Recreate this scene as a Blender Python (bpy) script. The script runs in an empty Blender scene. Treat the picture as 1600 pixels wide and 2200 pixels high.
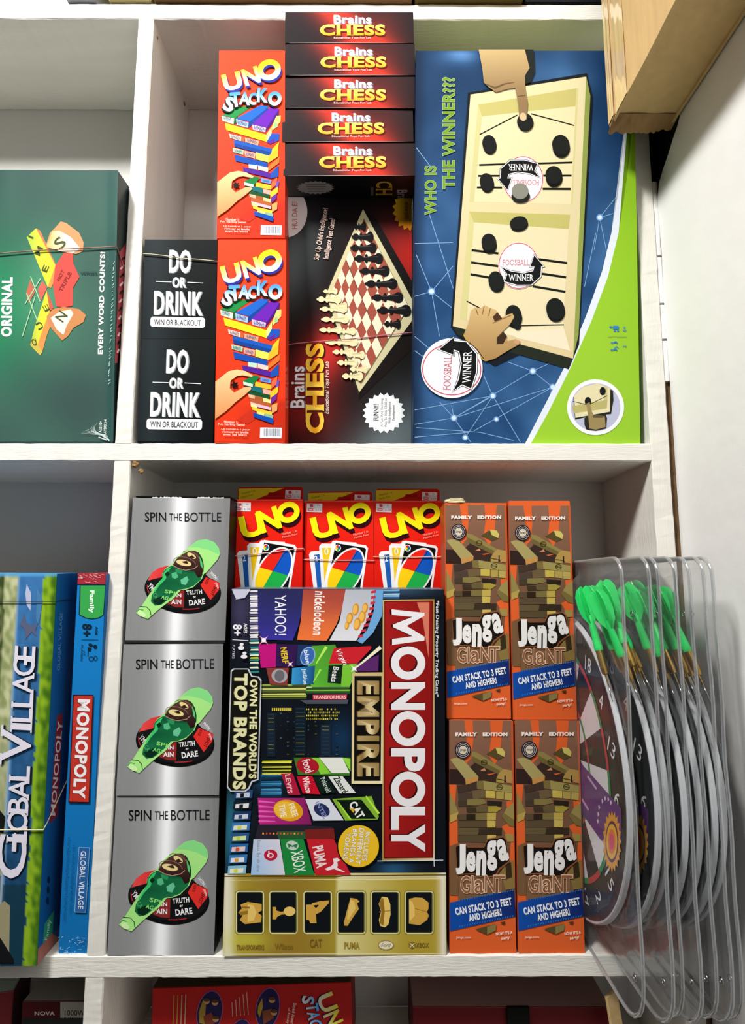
import bpy, bmesh, math, random
from math import sin, cos, pi, radians
from mathutils import Vector, Matrix, noise
from mathutils.geometry import tessellate_polygon

random.seed(7)
S = bpy.context.scene
COL = S.collection

# ------------------------------------------------------------------ camera
FPX = 1242.0
PITCH, YAW, ROLL = .1232, .0026, -.0003
CAM = Vector((.2903, -.6863, -.1472))
FWD = Vector((sin(YAW)*cos(PITCH), cos(YAW)*cos(PITCH), sin(PITCH)))
_r = Vector((cos(YAW), -sin(YAW), 0))
_u = _r.cross(FWD)
RGT = cos(ROLL)*_r + sin(ROLL)*_u
UPV = -sin(ROLL)*_r + cos(ROLL)*_u
cd = bpy.data.cameras.new('camera')
cam = bpy.data.objects.new('camera', cd)
COL.objects.link(cam)
cd.sensor_fit = 'HORIZONTAL'
cd.sensor_width = 36
cd.lens = FPX/1600*36
cd.clip_start = .02
M = Matrix((RGT, UPV, -FWD)).transposed().to_4x4()
M.translation = CAM
cam.matrix_world = M
S.camera = cam

# ------------------------------------------------------------------ light
S.view_settings.view_transform = 'Standard'
S.view_settings.look = 'None'
S.view_settings.gamma = 1
S.view_settings.use_curve_mapping = False
S.view_settings.exposure = 0.0
W = bpy.data.worlds.new('shop_air')
S.world = W
W.use_nodes = True
W.node_tree.nodes['Background'].inputs[0].default_value = (.92, .96, 1, 1)
W.node_tree.nodes['Background'].inputs[1].default_value = .035


def area(name, loc, target, sx, sy, power, col=(1, 1, 1)):
    l = bpy.data.lights.new(name, 'AREA')
    l.shape = 'RECTANGLE'
    l.size, l.size_y, l.energy, l.color = sx, sy, power, col
    o = bpy.data.objects.new(name, l)
    COL.objects.link(o)
    o.location = loc
    o.rotation_euler = (Vector(target)-Vector(loc)).to_track_quat('-Z', 'Y').to_euler()
    return o


area('ceiling_lamp', (-.45, -1.00, 1.30), (.3, 0, -.45), .28, .28, 45, (1, .985, .95))
area('far_ceiling_lamp', (.2, -1.5, 2.2), (.3, 0, -.3), 1.2, .3, 19, (1, .98, .95))


# ------------------------------------------------------------------ helpers
def lin(c):
    return c/12.92 if c <= .04045 else ((c+.055)/1.055)**2.4


def hexc(h):
    h = h.lstrip('#')
    return tuple(int(h[i:i+2], 16)/255 for i in (0, 2, 4))


def C(c):
    return hexc(c) if isinstance(c, str) else c


def mix(a, b, t):
    t = max(0., min(1., t))
    a, b = C(a), C(b)
    return tuple(a[i]*(1-t)+b[i]*t for i in range(3))


def ray(x, y):
    return FWD + RGT*((x-800)/FPX) + UPV*((1100-y)/FPX)


def at(x, y, Y):
    d = ray(x, y)
    return CAM + d*((Y-CAM.y)/d.y)


def atX(x, y, X):
    d = ray(x, y)
    return CAM + d*((X-CAM.x)/d.x)


def nd(nt, typ, **kw):
    n = nt.nodes.new(typ)
    for k, v in kw.items():
        setattr(n, k, v)
    return n


def material(name, col=None, rough=.5, metal=0, vcol=False, bump=0, bscale=200, stretch=(1, 1, 1), coat=0, coat_rough=.1,
             vary=0, vscale=8, spec=.5, trans=0):
    m = bpy.data.materials.new(name)
    m.use_nodes = True
    nt = m.node_tree
    b = nt.nodes['Principled BSDF']
    b.inputs['Roughness'].default_value = rough
    b.inputs['Metallic'].default_value = metal
    b.inputs['Coat Weight'].default_value = coat
    b.inputs['Coat Roughness'].default_value = coat_rough
    b.inputs['Specular IOR Level'].default_value = spec
    tc = nd(nt, 'ShaderNodeTexCoord')
    src = None
    if vcol:
        a = nd(nt, 'ShaderNodeAttribute', attribute_name='Col')
        src = a.outputs['Color']
    elif col is not None:
        c = C(col)
        rgb = nd(nt, 'ShaderNodeRGB')
        rgb.outputs[0].default_value = (lin(c[0]), lin(c[1]), lin(c[2]), 1)
        src = rgb.outputs[0]
    if vary and src is not None:
        mp = nd(nt, 'ShaderNodeMapping')
        mp.inputs['Scale'].default_value = stretch
        nt.links.new(tc.outputs['Object'], mp.inputs[0])
        n = nd(nt, 'ShaderNodeTexNoise')
        n.inputs['Scale'].default_value = vscale
        n.inputs['Detail'].default_value = 6
        nt.links.new(mp.outputs[0], n.inputs['Vector'])
        r = nd(nt, 'ShaderNodeMapRange')
        r.inputs['From Min'].default_value = .3
        r.inputs['From Max'].default_value = .7
        r.inputs['To Min'].default_value = 1-vary
        r.inputs['To Max'].default_value = 1+vary*.3
        nt.links.new(n.outputs['Fac'], r.inputs['Value'])
        v = nd(nt, 'ShaderNodeVectorMath', operation='SCALE')
        nt.links.new(src, v.inputs[0])
        nt.links.new(r.outputs[0], v.inputs['Scale'])
        src = v.outputs[0]
    if src is not None:
        nt.links.new(src, b.inputs['Base Color'])
    if bump:
        mp = nd(nt, 'ShaderNodeMapping')
        mp.inputs['Scale'].default_value = stretch
        nt.links.new(tc.outputs['Object'], mp.inputs[0])
        n = nd(nt, 'ShaderNodeTexNoise')
        n.inputs['Scale'].default_value = bscale
        n.inputs['Detail'].default_value = 5
        nt.links.new(mp.outputs[0], n.inputs['Vector'])
        bp = nd(nt, 'ShaderNodeBump')
        bp.inputs['Strength'].default_value = bump
        bp.inputs['Distance'].default_value = .001
        nt.links.new(n.outputs['Fac'], bp.inputs['Height'])
        nt.links.new(bp.outputs[0], b.inputs['Normal'])
        if coat:
            nt.links.new(bp.outputs[0], b.inputs['Coat Normal'])
    return m


M_CARD = material('printed_card', vcol=True, rough=.5, spec=.09)
M_WRAP = material('printed_card_in_film', vcol=True, rough=.5, spec=.06, coat=.22, coat_rough=.05, bump=.10, bscale=18)
M_METALCARD = material('silver_printed_card', vcol=True, rough=.33, spec=.5)
M_PAINT_H = material('white_paint_brushed_sideways', '#ebe8df', rough=.5, bump=.55, bscale=60, stretch=(1, 6, 8), vary=.05, vscale=9)
M_PAINT_V = material('white_paint_brushed_upright', '#ebe8df', rough=.5, bump=.55, bscale=60, stretch=(8, 6, 1), vary=.05, vscale=9)
M_PAINT_B = material('white_paint_back', '#d8d6d0', rough=.6, bump=.3, bscale=40, vary=.08, vscale=5)
M_WALL = material('plaster', '#f1f0ee', rough=.7, bump=.6, bscale=45, vary=.02, vscale=30)
M_WOOD = material('raw_wood', '#8a6a48', rough=.7, vary=.3, vscale=40)
M_KRAFT = material('kraft_board', '#cfae78', rough=.75, bump=.25, bscale=50, stretch=(6, 6, 1), vary=.1, vscale=14)
M_KRAFT_D = material('kraft_board_torn', '#a27e50', rough=.85, bump=.4, bscale=60, vary=.35, vscale=40)
M_TAPE = material('clear_tape', '#d9bb86', rough=.12, spec=.6, coat=.6)
M_DARK = material('cavity_shade', '#0c0b0a', rough=.9)
M_BAND_C = material('cream_rubber', '#d9cda6', rough=.5)
M_BAND_P = material('pink_rubber', '#c96f7c', rough=.5)
M_BAND_W = material('pale_pink_rubber', '#e6bcbc', rough=.5)
M_BAND_K = material('black_string', '#141414', rough=.6)
M_BAND_R = material('brownish_red_rubber', '#a86a60', rough=.5)
M_PLASTIC = material('plain_plastic', vcol=True, rough=.35)
M_GREEN = material('green_plastic', '#27d468', rough=.3)
b_ = M_GREEN.node_tree.nodes['Principled BSDF']
b_.inputs['Subsurface Weight'].default_value = .3
b_.inputs['Subsurface Radius'].default_value = (.004, .01, .005)
b_.inputs['Subsurface Scale'].default_value = .5
M_BRASS = material('brass', '#c8a254', rough=.3, metal=1)
M_STEEL = material('steel', '#c0c0c0', rough=.25, metal=1)
M_RIM = material('grey_white_rim', '#c9ccce', rough=.35, spec=.5)


def clear_mat(name, base, edge, tint=(1, 1, 1, 1)):
    m = bpy.data.materials.new(name)
    m.use_nodes = True
    nt = m.node_tree
    nt.nodes.clear()
    out = nd(nt, 'ShaderNodeOutputMaterial')
    tr = nd(nt, 'ShaderNodeBsdfTransparent')
    tr.inputs[0].default_value = tint
    gl = nd(nt, 'ShaderNodeBsdfGlossy')
    gl.inputs['Roughness'].default_value = .08
    df = nd(nt, 'ShaderNodeBsdfDiffuse')
    df.inputs[0].default_value = (.55, .58, .6, 1)
    mg = nd(nt, 'ShaderNodeMixShader')
    mg.inputs[0].default_value = .55
    nt.links.new(df.outputs[0], mg.inputs[1])
    nt.links.new(gl.outputs[0], mg.inputs[2])
    lw = nd(nt, 'ShaderNodeLayerWeight')
    lw.inputs[0].default_value = .35
    mr = nd(nt, 'ShaderNodeMapRange')
    mr.inputs['To Min'].default_value = base
    mr.inputs['To Max'].default_value = edge
    nt.links.new(lw.outputs['Facing'], mr.inputs['Value'])
    mx = nd(nt, 'ShaderNodeMixShader')
    nt.links.new(mr.outputs[0], mx.inputs[0])
    nt.links.new(tr.outputs[0], mx.inputs[1])
    nt.links.new(mg.outputs[0], mx.inputs[2])
    nt.links.new(mx.outputs[0], out.inputs[0])
    tc = nd(nt, 'ShaderNodeTexCoord')
    n = nd(nt, 'ShaderNodeTexNoise')
    n.inputs['Scale'].default_value = 28
    n.inputs['Detail'].default_value = 3
    nt.links.new(tc.outputs['Object'], n.inputs['Vector'])
    bp = nd(nt, 'ShaderNodeBump')
    bp.inputs['Strength'].default_value = .5
    bp.inputs['Distance'].default_value = .004
    nt.links.new(n.outputs['Fac'], bp.inputs['Height'])
    nt.links.new(bp.outputs[0], gl.inputs['Normal'])
    return m


M_CLEAR = clear_mat('clear_shell_plastic', .010, .22)
M_CLEAR_E = clear_mat('clear_shell_fold', .35, .8)


def tag(o, label=None, cat=None, group=None, kind=None):
    if label: o['label'] = label
    if cat: o['category'] = cat
    if group: o['group'] = group
    if kind: o['kind'] = kind
    return o


def link(name, me, parent=None, mat=None):
    o = bpy.data.objects.new(name, me)
    COL.objects.link(o)
    if parent is not None:
        o.parent = parent
    if mat is not None and not me.materials:
        me.materials.append(mat)
    return o


def empty(name, loc=(0, 0, 0)):
    o = bpy.data.objects.new(name, None)
    COL.objects.link(o)
    o.location = loc
    o.empty_display_size = .02
    return o


def mesh_from(name, verts, faces, cols=None, smooth=False):
    me = bpy.data.meshes.new(name)
    me.from_pydata([tuple(v) for v in verts], [], faces)
    if cols is not None:
        a = me.color_attributes.new('Col', 'FLOAT_COLOR', 'POINT')
        flat = []
        for c in cols:
            flat += [lin(c[0]), lin(c[1]), lin(c[2]), 1]
        a.data.foreach_set('color', flat)
    if smooth:
        me.polygons.foreach_set('use_smooth', [True]*len(me.polygons))
    me.update()
    return me


def bm_mesh(name, bm, smooth=False):
    me = bpy.data.meshes.new(name)
    bm.to_mesh(me)
    bm.free()
    if smooth:
        me.polygons.foreach_set('use_smooth', [True]*len(me.polygons))
    return me


def tube_mesh(name, pts, r, closed=False, n=8):
    """tube along a 3-D polyline"""
    pts = [Vector(p) for p in pts]
    k = len(pts)
    vs, fs = [], []
    prev = None
    for i, p in enumerate(pts):
        a = pts[(i-1) % k] if (closed or i > 0) else pts[i]
        b = pts[(i+1) % k] if (closed or i < k-1) else pts[i]
        t = (b-a).normalized()
        ref = prev if prev is not None else (Vector((0, 0, 1)) if abs(t.z) < .9 else Vector((1, 0, 0)))
        s = t.cross(ref).normalized()
        q = s.cross(t).normalized()
        prev = q
        rr = r[i] if isinstance(r, (list, tuple)) else r
        for j in range(n):
            an = 2*pi*j/n
            vs.append(p + (s*cos(an)+q*sin(an))*rr)
    m = k if closed else k-1
    for i in range(m):
        for j in range(n):
            a = i*n+j; b = i*n+(j+1) % n
            c = ((i+1) % k)*n+(j+1) % n; d = ((i+1) % k)*n+j
            fs.append((a, b, c, d))
    if not closed:
        fs.append(tuple(range(n))[::-1])
        fs.append(tuple(range((k-1)*n, k*n)))
    return mesh_from(name, vs, fs, smooth=True)


# ------------------------------------------------------------------ lettering
_tc = {}


def serif_free(s):
    """letters whose outline survives strong emboldening"""
    return not set(s) & set('SsegaRB8&')


SERIF = {'C': [(.93, 1, 0)], 'H': [(.12, 1, 1), (.88, 1, 1), (.12, 0, 1), (.88, 0, 1)], 'E': [(.1, 1, 1), (.1, 0, 1)],
         'L': [(.15, 1, 1), (.12, 0, 1)], 'B': [(.05, 1, 1), (.05, 0, 1)], 'A': [(.08, 0, 1), (.92, 0, 1)], 'V': [(.08, 1, 1), (.92, 1, 1)],
         'I': [(.5, 1, 1), (.5, 0, 1)], 'N': [(.1, 1, 1), (.9, 1, 1), (.1, 0, 1)], 'W': [(.06, 1, 1), (.94, 1, 1)], 'R': [(.1, 1, 1), (.12, 0, 1), (.92, 0, 1)],
         'F': [(.1, 1, 1), (.12, 0, 1)], 'T': [(.5, 0, 1)], 'U': [(.1, 1, 1), (.9, 1, 1)], 'D': [(.08, 1, 1), (.08, 0, 1)],
         'M': [(.08, 1, 1), (.92, 1, 1), (.08, 0, 1), (.92, 0, 1)], 'P': [(.1, 1, 1), (.14, 0, 1)], 'G': [(.86, .42, 1)], 'K': [(.1, 1, 1), (.1, 0, 1), (.9, 1, 1), (.92, 0, 1)]}


def glyphs(s, off, sp=1.0):
    key = (s, round(off, 3), round(sp, 3))
    if key in _tc:
        return _tc[key]
    cu = bpy.data.curves.new('t', 'FONT')
    cu.body = s
    cu.fill_mode = 'BOTH'
    cu.resolution_u = 3
    cu.offset = off
    cu.space_character = sp
    ob = bpy.data.objects.new('t', cu)
    COL.objects.link(ob)
    dg = bpy.context.evaluated_depsgraph_get()
    me = bpy.data.meshes.new_from_object(ob.evaluated_get(dg))
    vs = [(v.co.x, v.co.y) for v in me.vertices]
    fs = [tuple(p.vertices) for p in me.polygons]
    bpy.data.objects.remove(ob)
    bpy.data.curves.remove(cu)
    bpy.data.meshes.remove(me)
    _tc[key] = (vs, fs)
    return vs, fs


def gbox(s, off=0, sp=1.0):
    vs, _ = glyphs(s, off, sp)
    xs = [v[0] for v in vs]; ys = [v[1] for v in vs]
    return min(xs), max(xs), min(ys), max(ys)


class Art:
    """Flat print drawn as coloured polygons; coordinates are read off the box face and stored in the face's own plane."""

    def __init__(self, to_uv):
        self.to_uv = to_uv
        self.v, self.f, self.c = [], [], []
        self.s, self.ox, self.oy = 1, 0, 0
        self.layer = 0

    def frame(self, s, ox, oy):
        self.s, self.ox, self.oy = s, ox, oy
        return self

    def add(self, pts, faces, col):
        self.layer += 1
        b = len(self.v)
        fn = callable(col)
        cc = None if fn else C(col)
        for (x, y) in pts:
            u, w = self.to_uv(self.ox+x/self.s, self.oy+y/self.s)
            self.v.append((u, w, self.layer))
            self.c.append(C(col(x, y)) if fn else cc)
        for f in faces:
            self.f.append(tuple(b+i for i in f))

    def poly(self, pts, col):
        if len(pts) == 3:
            self.add(pts, [(0, 1, 2)], col)
            return
        t = tessellate_polygon([[Vector((p[0], p[1], 0)) for p in pts]])
        self.add(pts, [tuple(q) for q in t], col)

    def polys(self, lst):
        for p, c in lst:
            self.poly(p, c)

    def rect(self, x0, y0, x1, y1, col):
        self.poly([(x0, y0), (x1, y0), (x1, y1), (x0, y1)], col)

    def grid(self, q, nx, ny, fn):
        pts, fs = [], []
        for j in range(ny+1):
            for i in range(nx+1):
                s, t = i/nx, j/ny
                a = [q[0][k]*(1-s)+q[1][k]*s for k in (0, 1)]
                b = [q[3][k]*(1-s)+q[2][k]*s for k in (0, 1)]
                pts.append((a[0]*(1-t)+b[0]*t, a[1]*(1-t)+b[1]*t))
        for j in range(ny):
            for i in range(nx):
                k = j*(nx+1)+i
                fs.append((k, k+1, k+nx+2, k+nx+1))
        self.add(pts, fs, fn)

    def ell(self, cx, cy, rx, ry, col, rot=0, n=36):
        a = radians(rot)
        pts = []
        for i in range(n):
            t = 2*pi*i/n
            x, y = rx*cos(t), ry*sin(t)
            pts.append((cx+x*cos(a)-y*sin(a), cy+x*sin(a)+y*cos(a)))
        self.add(pts, [tuple(range(n))], col)

    def ring(self, cx, cy, rx, ry, w, col, rot=0, a0=0, a1=360, n=48):
        a = radians(rot)
        pts, fs = [], []
        for i in range(n+1):
            t = radians(a0+(a1-a0)*i/n)
            for d in (0, -w):
                x, y = (rx+d)*cos(t), (ry+d)*sin(t)
                pts.append((cx+x*cos(a)-y*sin(a), cy+x*sin(a)+y*cos(a)))
        for i in range(n):
            fs.append((2*i, 2*i+1, 2*i+3, 2*i+2))
        self.add(pts, fs, col)

    def line(self, pts, w, col):
        P, fs = [], []
        for i, p in enumerate(pts):
            a = pts[max(0, i-1)]; b = pts[min(len(pts)-1, i+1)]
            dx, dy = b[0]-a[0], b[1]-a[1]
            L = math.hypot(dx, dy) or 1
            ww = (w[i] if isinstance(w, (list, tuple)) else w)/2
            P += [(p[0]-dy/L*ww, p[1]+dx/L*ww), (p[0]+dy/L*ww, p[1]-dx/L*ww)]
        for i in range(len(pts)-1):
            fs.append((2*i, 2*i+1, 2*i+3, 2*i+2))
        self.add(P, fs, col)

    def burst(self, cx, cy, rx, ry, col, n=20, k=.85):
        pts = []
        for i in range(2*n):
            t = pi*i/n
            r = 1 if i % 2 else k
            pts.append((cx+rx*r*cos(t), cy+ry*r*sin(t)))
        self.poly(pts, col)

    def rrect(self, x0, y0, x1, y1, r, col, rot=0):
        pts = []
        for (cx, cy, a) in ((x1-r, y1-r, 0), (x0+r, y1-r, 90), (x0+r, y0+r, 180), (x1-r, y0+r, 270)):
            for k in range(5):
                t = radians(a+k*22.5)
                pts.append((cx+r*cos(t), cy+r*sin(t)))
        mx, my = (x0+x1)/2, (y0+y1)/2
        a = radians(rot)
        pts = [(mx+(x-mx)*cos(a)-(y-my)*sin(a), my+(x-mx)*sin(a)+(y-my)*cos(a)) for x, y in pts]
        self.add(pts, [tuple(range(len(pts)))], col)

    def text(self, s, cx, cy, w, h, col, rot=0, bold=0, shear=0, warp=None, serif=0, dx=0, dy=0, fit=None):
        """text fitted into a w x h box centred on cx, cy, turned by rot degrees clockwise"""
        fit = min(.042, (bold if fit is None else fit)*.62)
        bold = min(.042, bold*.62) if bold < .1 or not serif_free(s) else min(.06, bold*.62)
        sp = 1+max(0, fit)*2.2
        vs, fs = glyphs(s, bold, sp)
        x0, x1, y0, y1 = gbox(s, fit, sp)
        sw, sh = w/(x1-x0), h/max(1e-6, (y1-y0))
        a = radians(rot)

        def T(x, y):
            X = (x-(x0+x1)/2)*sw
            Y = -(y-(y0+y1)/2)*sh
            if warp:
                Y += warp(X/w)*h
            X += -shear*Y
            return (cx+dx+X*cos(a)-Y*sin(a), cy+dy+X*sin(a)+Y*cos(a))
        self.add([T(*v) for v in vs], fs, col)
        if serif:
            adv = 0
            for i, ch in enumerate(s):
                if ch == ' ' or ch.upper() not in SERIF:
                    continue
                pre = s[:i]
                # position of the letter inside the string
                full = gbox(pre+ch, fit, sp) if pre.strip() else gbox(ch, fit, sp)
                own = gbox(ch, fit, sp)
                right = full[1]
                left = right-(own[1]-own[0])
                for (fx, fy, _) in SERIF[ch.upper()]:
                    sx = left+(right-left)*fx
                    sy = y0+(y1-y0)*fy
                    hw = (y1-y0)*.15*serif
                    hh = (y1-y0)*.035
                    sy += hh if fy == 0 else (-hh if fy == 1 else 0)
                    self.add([T(sx-hw, sy-hh), T(sx+hw, sy-hh), T(sx+hw, sy+hh), T(sx-hw, sy+hh)], [(0, 1, 2, 3)], col)

    def mesh(self, name, face, w, h, d, base=0, step=.00003, clamp=True):
        """face: front (y=0), right (x=w/2), bottom (z=0)"""
        vs = []
        for (u, v, l) in self.v:
            o = .00012+base+l*step
            if clamp:
                if face == 'front':
                    u = max(-w/2, min(w/2, u)); v = max(0, min(h, v))
                elif face == 'right':
                    u = max(0, min(d, u)); v = max(0, min(h, v))
                elif face == 'bottom':
                    u = max(-w/2, min(w/2, u)); v = max(0, min(d, v))
            if face == 'front': vs.append((u, -o, v))
            elif face == 'right': vs.append((w/2+o, u, v))
            elif face == 'bottom': vs.append((u, v, -o))
        return mesh_from(name, vs, self.f, self.c)


def rotm(yaw, tilt, roll):
    return Matrix.Rotation(yaw, 3, 'Z') @ Matrix.Rotation(tilt, 3, 'X') @ Matrix.Rotation(roll, 3, 'Y')


class Pose:
    def __init__(self, x, y, z, yaw, tilt, roll, w, h, d, ext=0):
        self.loc = Vector((x, y, z)); self.R = rotm(yaw, tilt, roll)
        self.w, self.h, self.d, self.ext = w, h, d, ext
        self.eul = self.R.to_euler()

    def uv(self, face='front'):
        Ri = self.R.transposed()
        o = Ri @ (CAM-self.loc)
        w = self.w

        def f(x, y):
            d = Ri @ ray(x, y)
            if face == 'front':
                t = -o.y/d.y
                p = o+d*t
                return p.x, p.z
            if face == 'right':
                t = (w/2-o.x)/d.x
                p = o+d*t
                return p.y, p.z
            if face == 'bottom':
                t = -o.z/d.z
                p = o+d*t
                return p.x, p.y
        return f

    def art(self, face='front'):
        return Art(self.uv(face))


def carton_mesh(name, w, h, d, ext, cols, bev=.0008):
    """a card box with softened edges; cols = front, back, left, right, top, bottom"""
    bm = bmesh.new()
    bmesh.ops.create_cube(bm, size=1)
    for v in bm.verts:
        v.co = Vector((v.co.x*w, (v.co.y+.5)*d, -ext+(v.co.z+.5)*(h+ext)))
    bmesh.ops.bevel(bm, geom=list(bm.edges), offset=bev, segments=2, affect='EDGES')
    lay = bm.loops.layers.float_color.new('Col')
    for f in bm.faces:
        n = f.normal
        k = max(range(3), key=lambda i: abs(n[i]))
        i = {(1, -1): 0, (1, 1): 1, (0, -1): 2, (0, 1): 3, (2, 1): 4, (2, -1): 5}[(k, 1 if n[k] > 0 else -1)]
        c = C(cols[i])
        for l in f.loops:
            l[lay] = (lin(c[0]), lin(c[1]), lin(c[2]), 1)
    return bm_mesh(name, bm)


def box_thing(name, P, cols, prints, label, cat, group=None, mat=None, mesh=None):
    """prints: list of (part name, mesh, material)"""
    mat = mat or M_CARD
    me = mesh or carton_mesh(name, P.w, P.h, P.d, P.ext, cols)
    o = link(name, me, None, mat)
    o.location = P.loc
    o.rotation_euler = P.eul
    tag(o, label, cat, group)
    for (n, pm, mm) in prints:
        link(n, pm, o, mm)
    return o


# ------------------------------------------------------------------ shelving unit and wall
def plank(name, a, b, axis, mat, parent, amp=.0006, seed=0, n=90):
    """board from corner a to corner b; its long edges wander a little like hand-painted wood"""
    a, b = Vector(a), Vector(b)
    others = [i for i in range(3) if i != axis]
    vs, fs = [], []
    r = .0012
    for i in range(n+1):
        t = i/n
        ring = []
        for (p, q) in ((0, 0), (1, 0), (1, 1), (0, 1)):
            for k in (0, 1):
                co = Vector((0, 0, 0))
                co[axis] = a[axis]*(1-t)+b[axis]*t
                u = a[others[0]] if p == 0 else b[others[0]]
                v = a[others[1]] if q == 0 else b[others[1]]
                du = r if p == 0 else -r
                dv = r if q == 0 else -r
                flip = (p+q) % 2
                if (k == 0) ^ bool(flip):
                    v += dv
                else:
                    u += du
                nz = noise.noise(Vector((co[axis]*45, p*7+seed, q*3+k*.4)))+.6*noise.noise(Vector((co[axis]*160, p*7+seed+9, q*3)))
                nz2 = noise.noise(Vector((co[axis]*45+50, p*7+seed, q*3+k*.4)))
                co[others[0]] = u+nz2*amp*.6
                co[others[1]] = v+nz*amp
                ring.append(co)
        vs += ring
    for i in range(n):
        for j in range(8):
            fs.append((i*8+j, i*8+(j+1) % 8, (i+1)*8+(j+1) % 8, (i+1)*8+j))
    fs.append(tuple(range(8)))
    fs.append(tuple(range(n*8, n*8+8))[::-1])
    me = mesh_from(name, vs, fs)
    bm = bmesh.new(); bm.from_mesh(me)
    bmesh.ops.recalc_face_normals(bm, faces=bm.faces)
    bm.to_mesh(me); bm.free()
    return link(name, me, parent, mat)


XL, X0, X1, X2 = -.0205, 0.0, .630, .6526
ZT1, ZT0, ZM1, ZM0, ZB1, ZB0, ZF = .6250, .6014, .0216, 0.0, -.5502, -.5726, -.700
DEP = .150
XE = -.455
unit = empty('shelving_unit', (0, DEP, ZF-.02))
tag(unit, 'white painted wooden shelving unit with open compartments fixed beside the wall', 'shelf')
unit.matrix_world.translation = Vector((0, 0, 0))
for i, (z0, z1) in enumerate(((ZT0, ZT1), (ZM0, ZM1), (ZB0, ZB1), (ZF-.022, ZF))):
    plank('shelf_board', (XE-.022, 0, z0), (X1, DEP, z1), 0, M_PAINT_H, unit, seed=i*3, amp=.0007 if i < 3 else .0004, n=200)
for k, (x0, x1) in enumerate(((XL, X0), (XE-.022, XE))):
    for i, (z0, z1) in enumerate(((ZM1, ZT0), (ZB1, ZM0), (ZF, ZB0), (ZT1, ZT1+.35))):
        if i == 3 and k == 0:
            continue
        plank('upright_panel', (x0, .0006*(i % 2), z0-.0003), (x1, DEP, z1+.0003), 2, M_PAINT_V, unit, seed=20+i+k*5)
plank('side_panel', (X1, -.0004, ZF-.022), (X2, DEP+.008, ZT1+.35), 2, M_PAINT_V, unit, seed=31, amp=.0009, n=240)
me = carton_mesh('back_panel', X1-XE, ZT1+.35-ZF, .008, 0, ['#ffffff']*6, .0003)
bp_ = link('back_panel', me, unit, M_PAINT_B)
bp_.location = ((X1+XE)/2, DEP, ZF)
for (x, y, z, r) in ((.0006, .014, .588, .0022), (.0006, .128, .593, .0035)):
    bm = bmesh.new()
    bmesh.ops.create_cone(bm, segments=14, radius1=r, radius2=r*.7, depth=.0012, cap_ends=True)
    o = link('nail', bm_mesh('nail', bm), unit, M_WOOD)
    o.location = (x, y, z)
    o.rotation_euler = (0, pi/2, 0)
for (x, y, z, r) in ((.0055, .0006, -.0045, .004), (.0115, .004, -.012, .003)):
    bm = bmesh.new()
    bmesh.ops.create_icosphere(bm, subdivisions=2, radius=r)
    for v in bm.verts:
        v.co += v.co.normalized()*noise.noise(v.co*900+Vector((x*99, 0, 0)))*r*.6
    o = link('paint_chip', bm_mesh('paint_chip', bm), unit, M_KRAFT_D)
    o.location = (x, y, z)

# wall on the right, running towards the viewer; its upper inner corner is broken away
XW = .6585
prof = [(0.155, -1.2), (0.155, .10), (.0, .10), (.0015, .20), (-.0005, .27), (.001, .345), (-.006, .362), (-.016, .371), (-.028, .379), (-.036, .385),
        (-.043, .391), (-.055, .399), (-.060, .405), (-.066, .425), (-.070, 1.3), (-1.6, 1.3), (-1.6, -1.2)]
prof = [(-0.0, -1.2)] + prof[2:]
n_ = len(prof)
vs = [(XW, y, z) for y, z in prof] + [(XW+.05, y, z) for y, z in prof]
tri = [tuple(q) for q in tessellate_polygon([[Vector((y, z, 0)) for y, z in prof]])]
fs = tri+[tuple(i+n_ for i in reversed(t)) for t in tri]+[(i, (i+1) % n_, (i+1) % n_+n_, i+n_) for i in range(n_)]
wall = link('wall_right', mesh_from('wall_right', vs, fs), None, M_WALL)
tag(wall, kind='structure')
# black sheet painted as the darkness of the void, and rough timber behind the break
vd = link('trim_1', mesh_from('trim_1', [(XW+.012, y, z) for y, z in ((-.10, -1.2), (.2, -1.2), (.2, 1.3), (-.10, 1.3))], [(0, 1, 2, 3)]), None, M_DARK)
tag(vd, kind='structure')
tb = plank('trim_2', (X2+.0006, .006, -1.0), (XW+.008, .03, .10), 2, M_WOOD, None, seed=77, amp=.0009)
tag(tb, kind='structure')
for i_, (za, zb_) in enumerate(((.101, .153), (.156, .2), (.203, .264), (.267, .368))):
    pf = plank('trim_%d' % (3+i_), (X2+.0003, .0012, za), (XW+.0015, .02, zb_), 2, M_WALL, None, seed=80+i_, amp=.0007, n=30)
    tag(pf, kind='structure')
tc_ = plank('trim_7', (X2+.0006, .008, .10), (XW+.008, .03, .372), 2, M_WOOD, None, seed=78, amp=.0009)
tag(tc_, kind='structure')
wb = link('wall_back', mesh_from('wall_back', [(-2.5, .19, -1.6), (2.2, .19, -1.6), (2.2, .19, 1.8), (-2.5, .19, 1.8)], [(0, 1, 2, 3)]), None, M_WALL)
tag(wb, kind='structure')

# ------------------------------------------------------------------ black drinking-game boxes
PD = {'a': Pose(.0512, .002, .1545, .0205, .0261, -.0097, .0912, .1307, .045, .001),
      'b': Pose(.0522, .002, .0240, .0101, .0048, -.0061, .0918, .1294, .045, .0024)}


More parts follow.
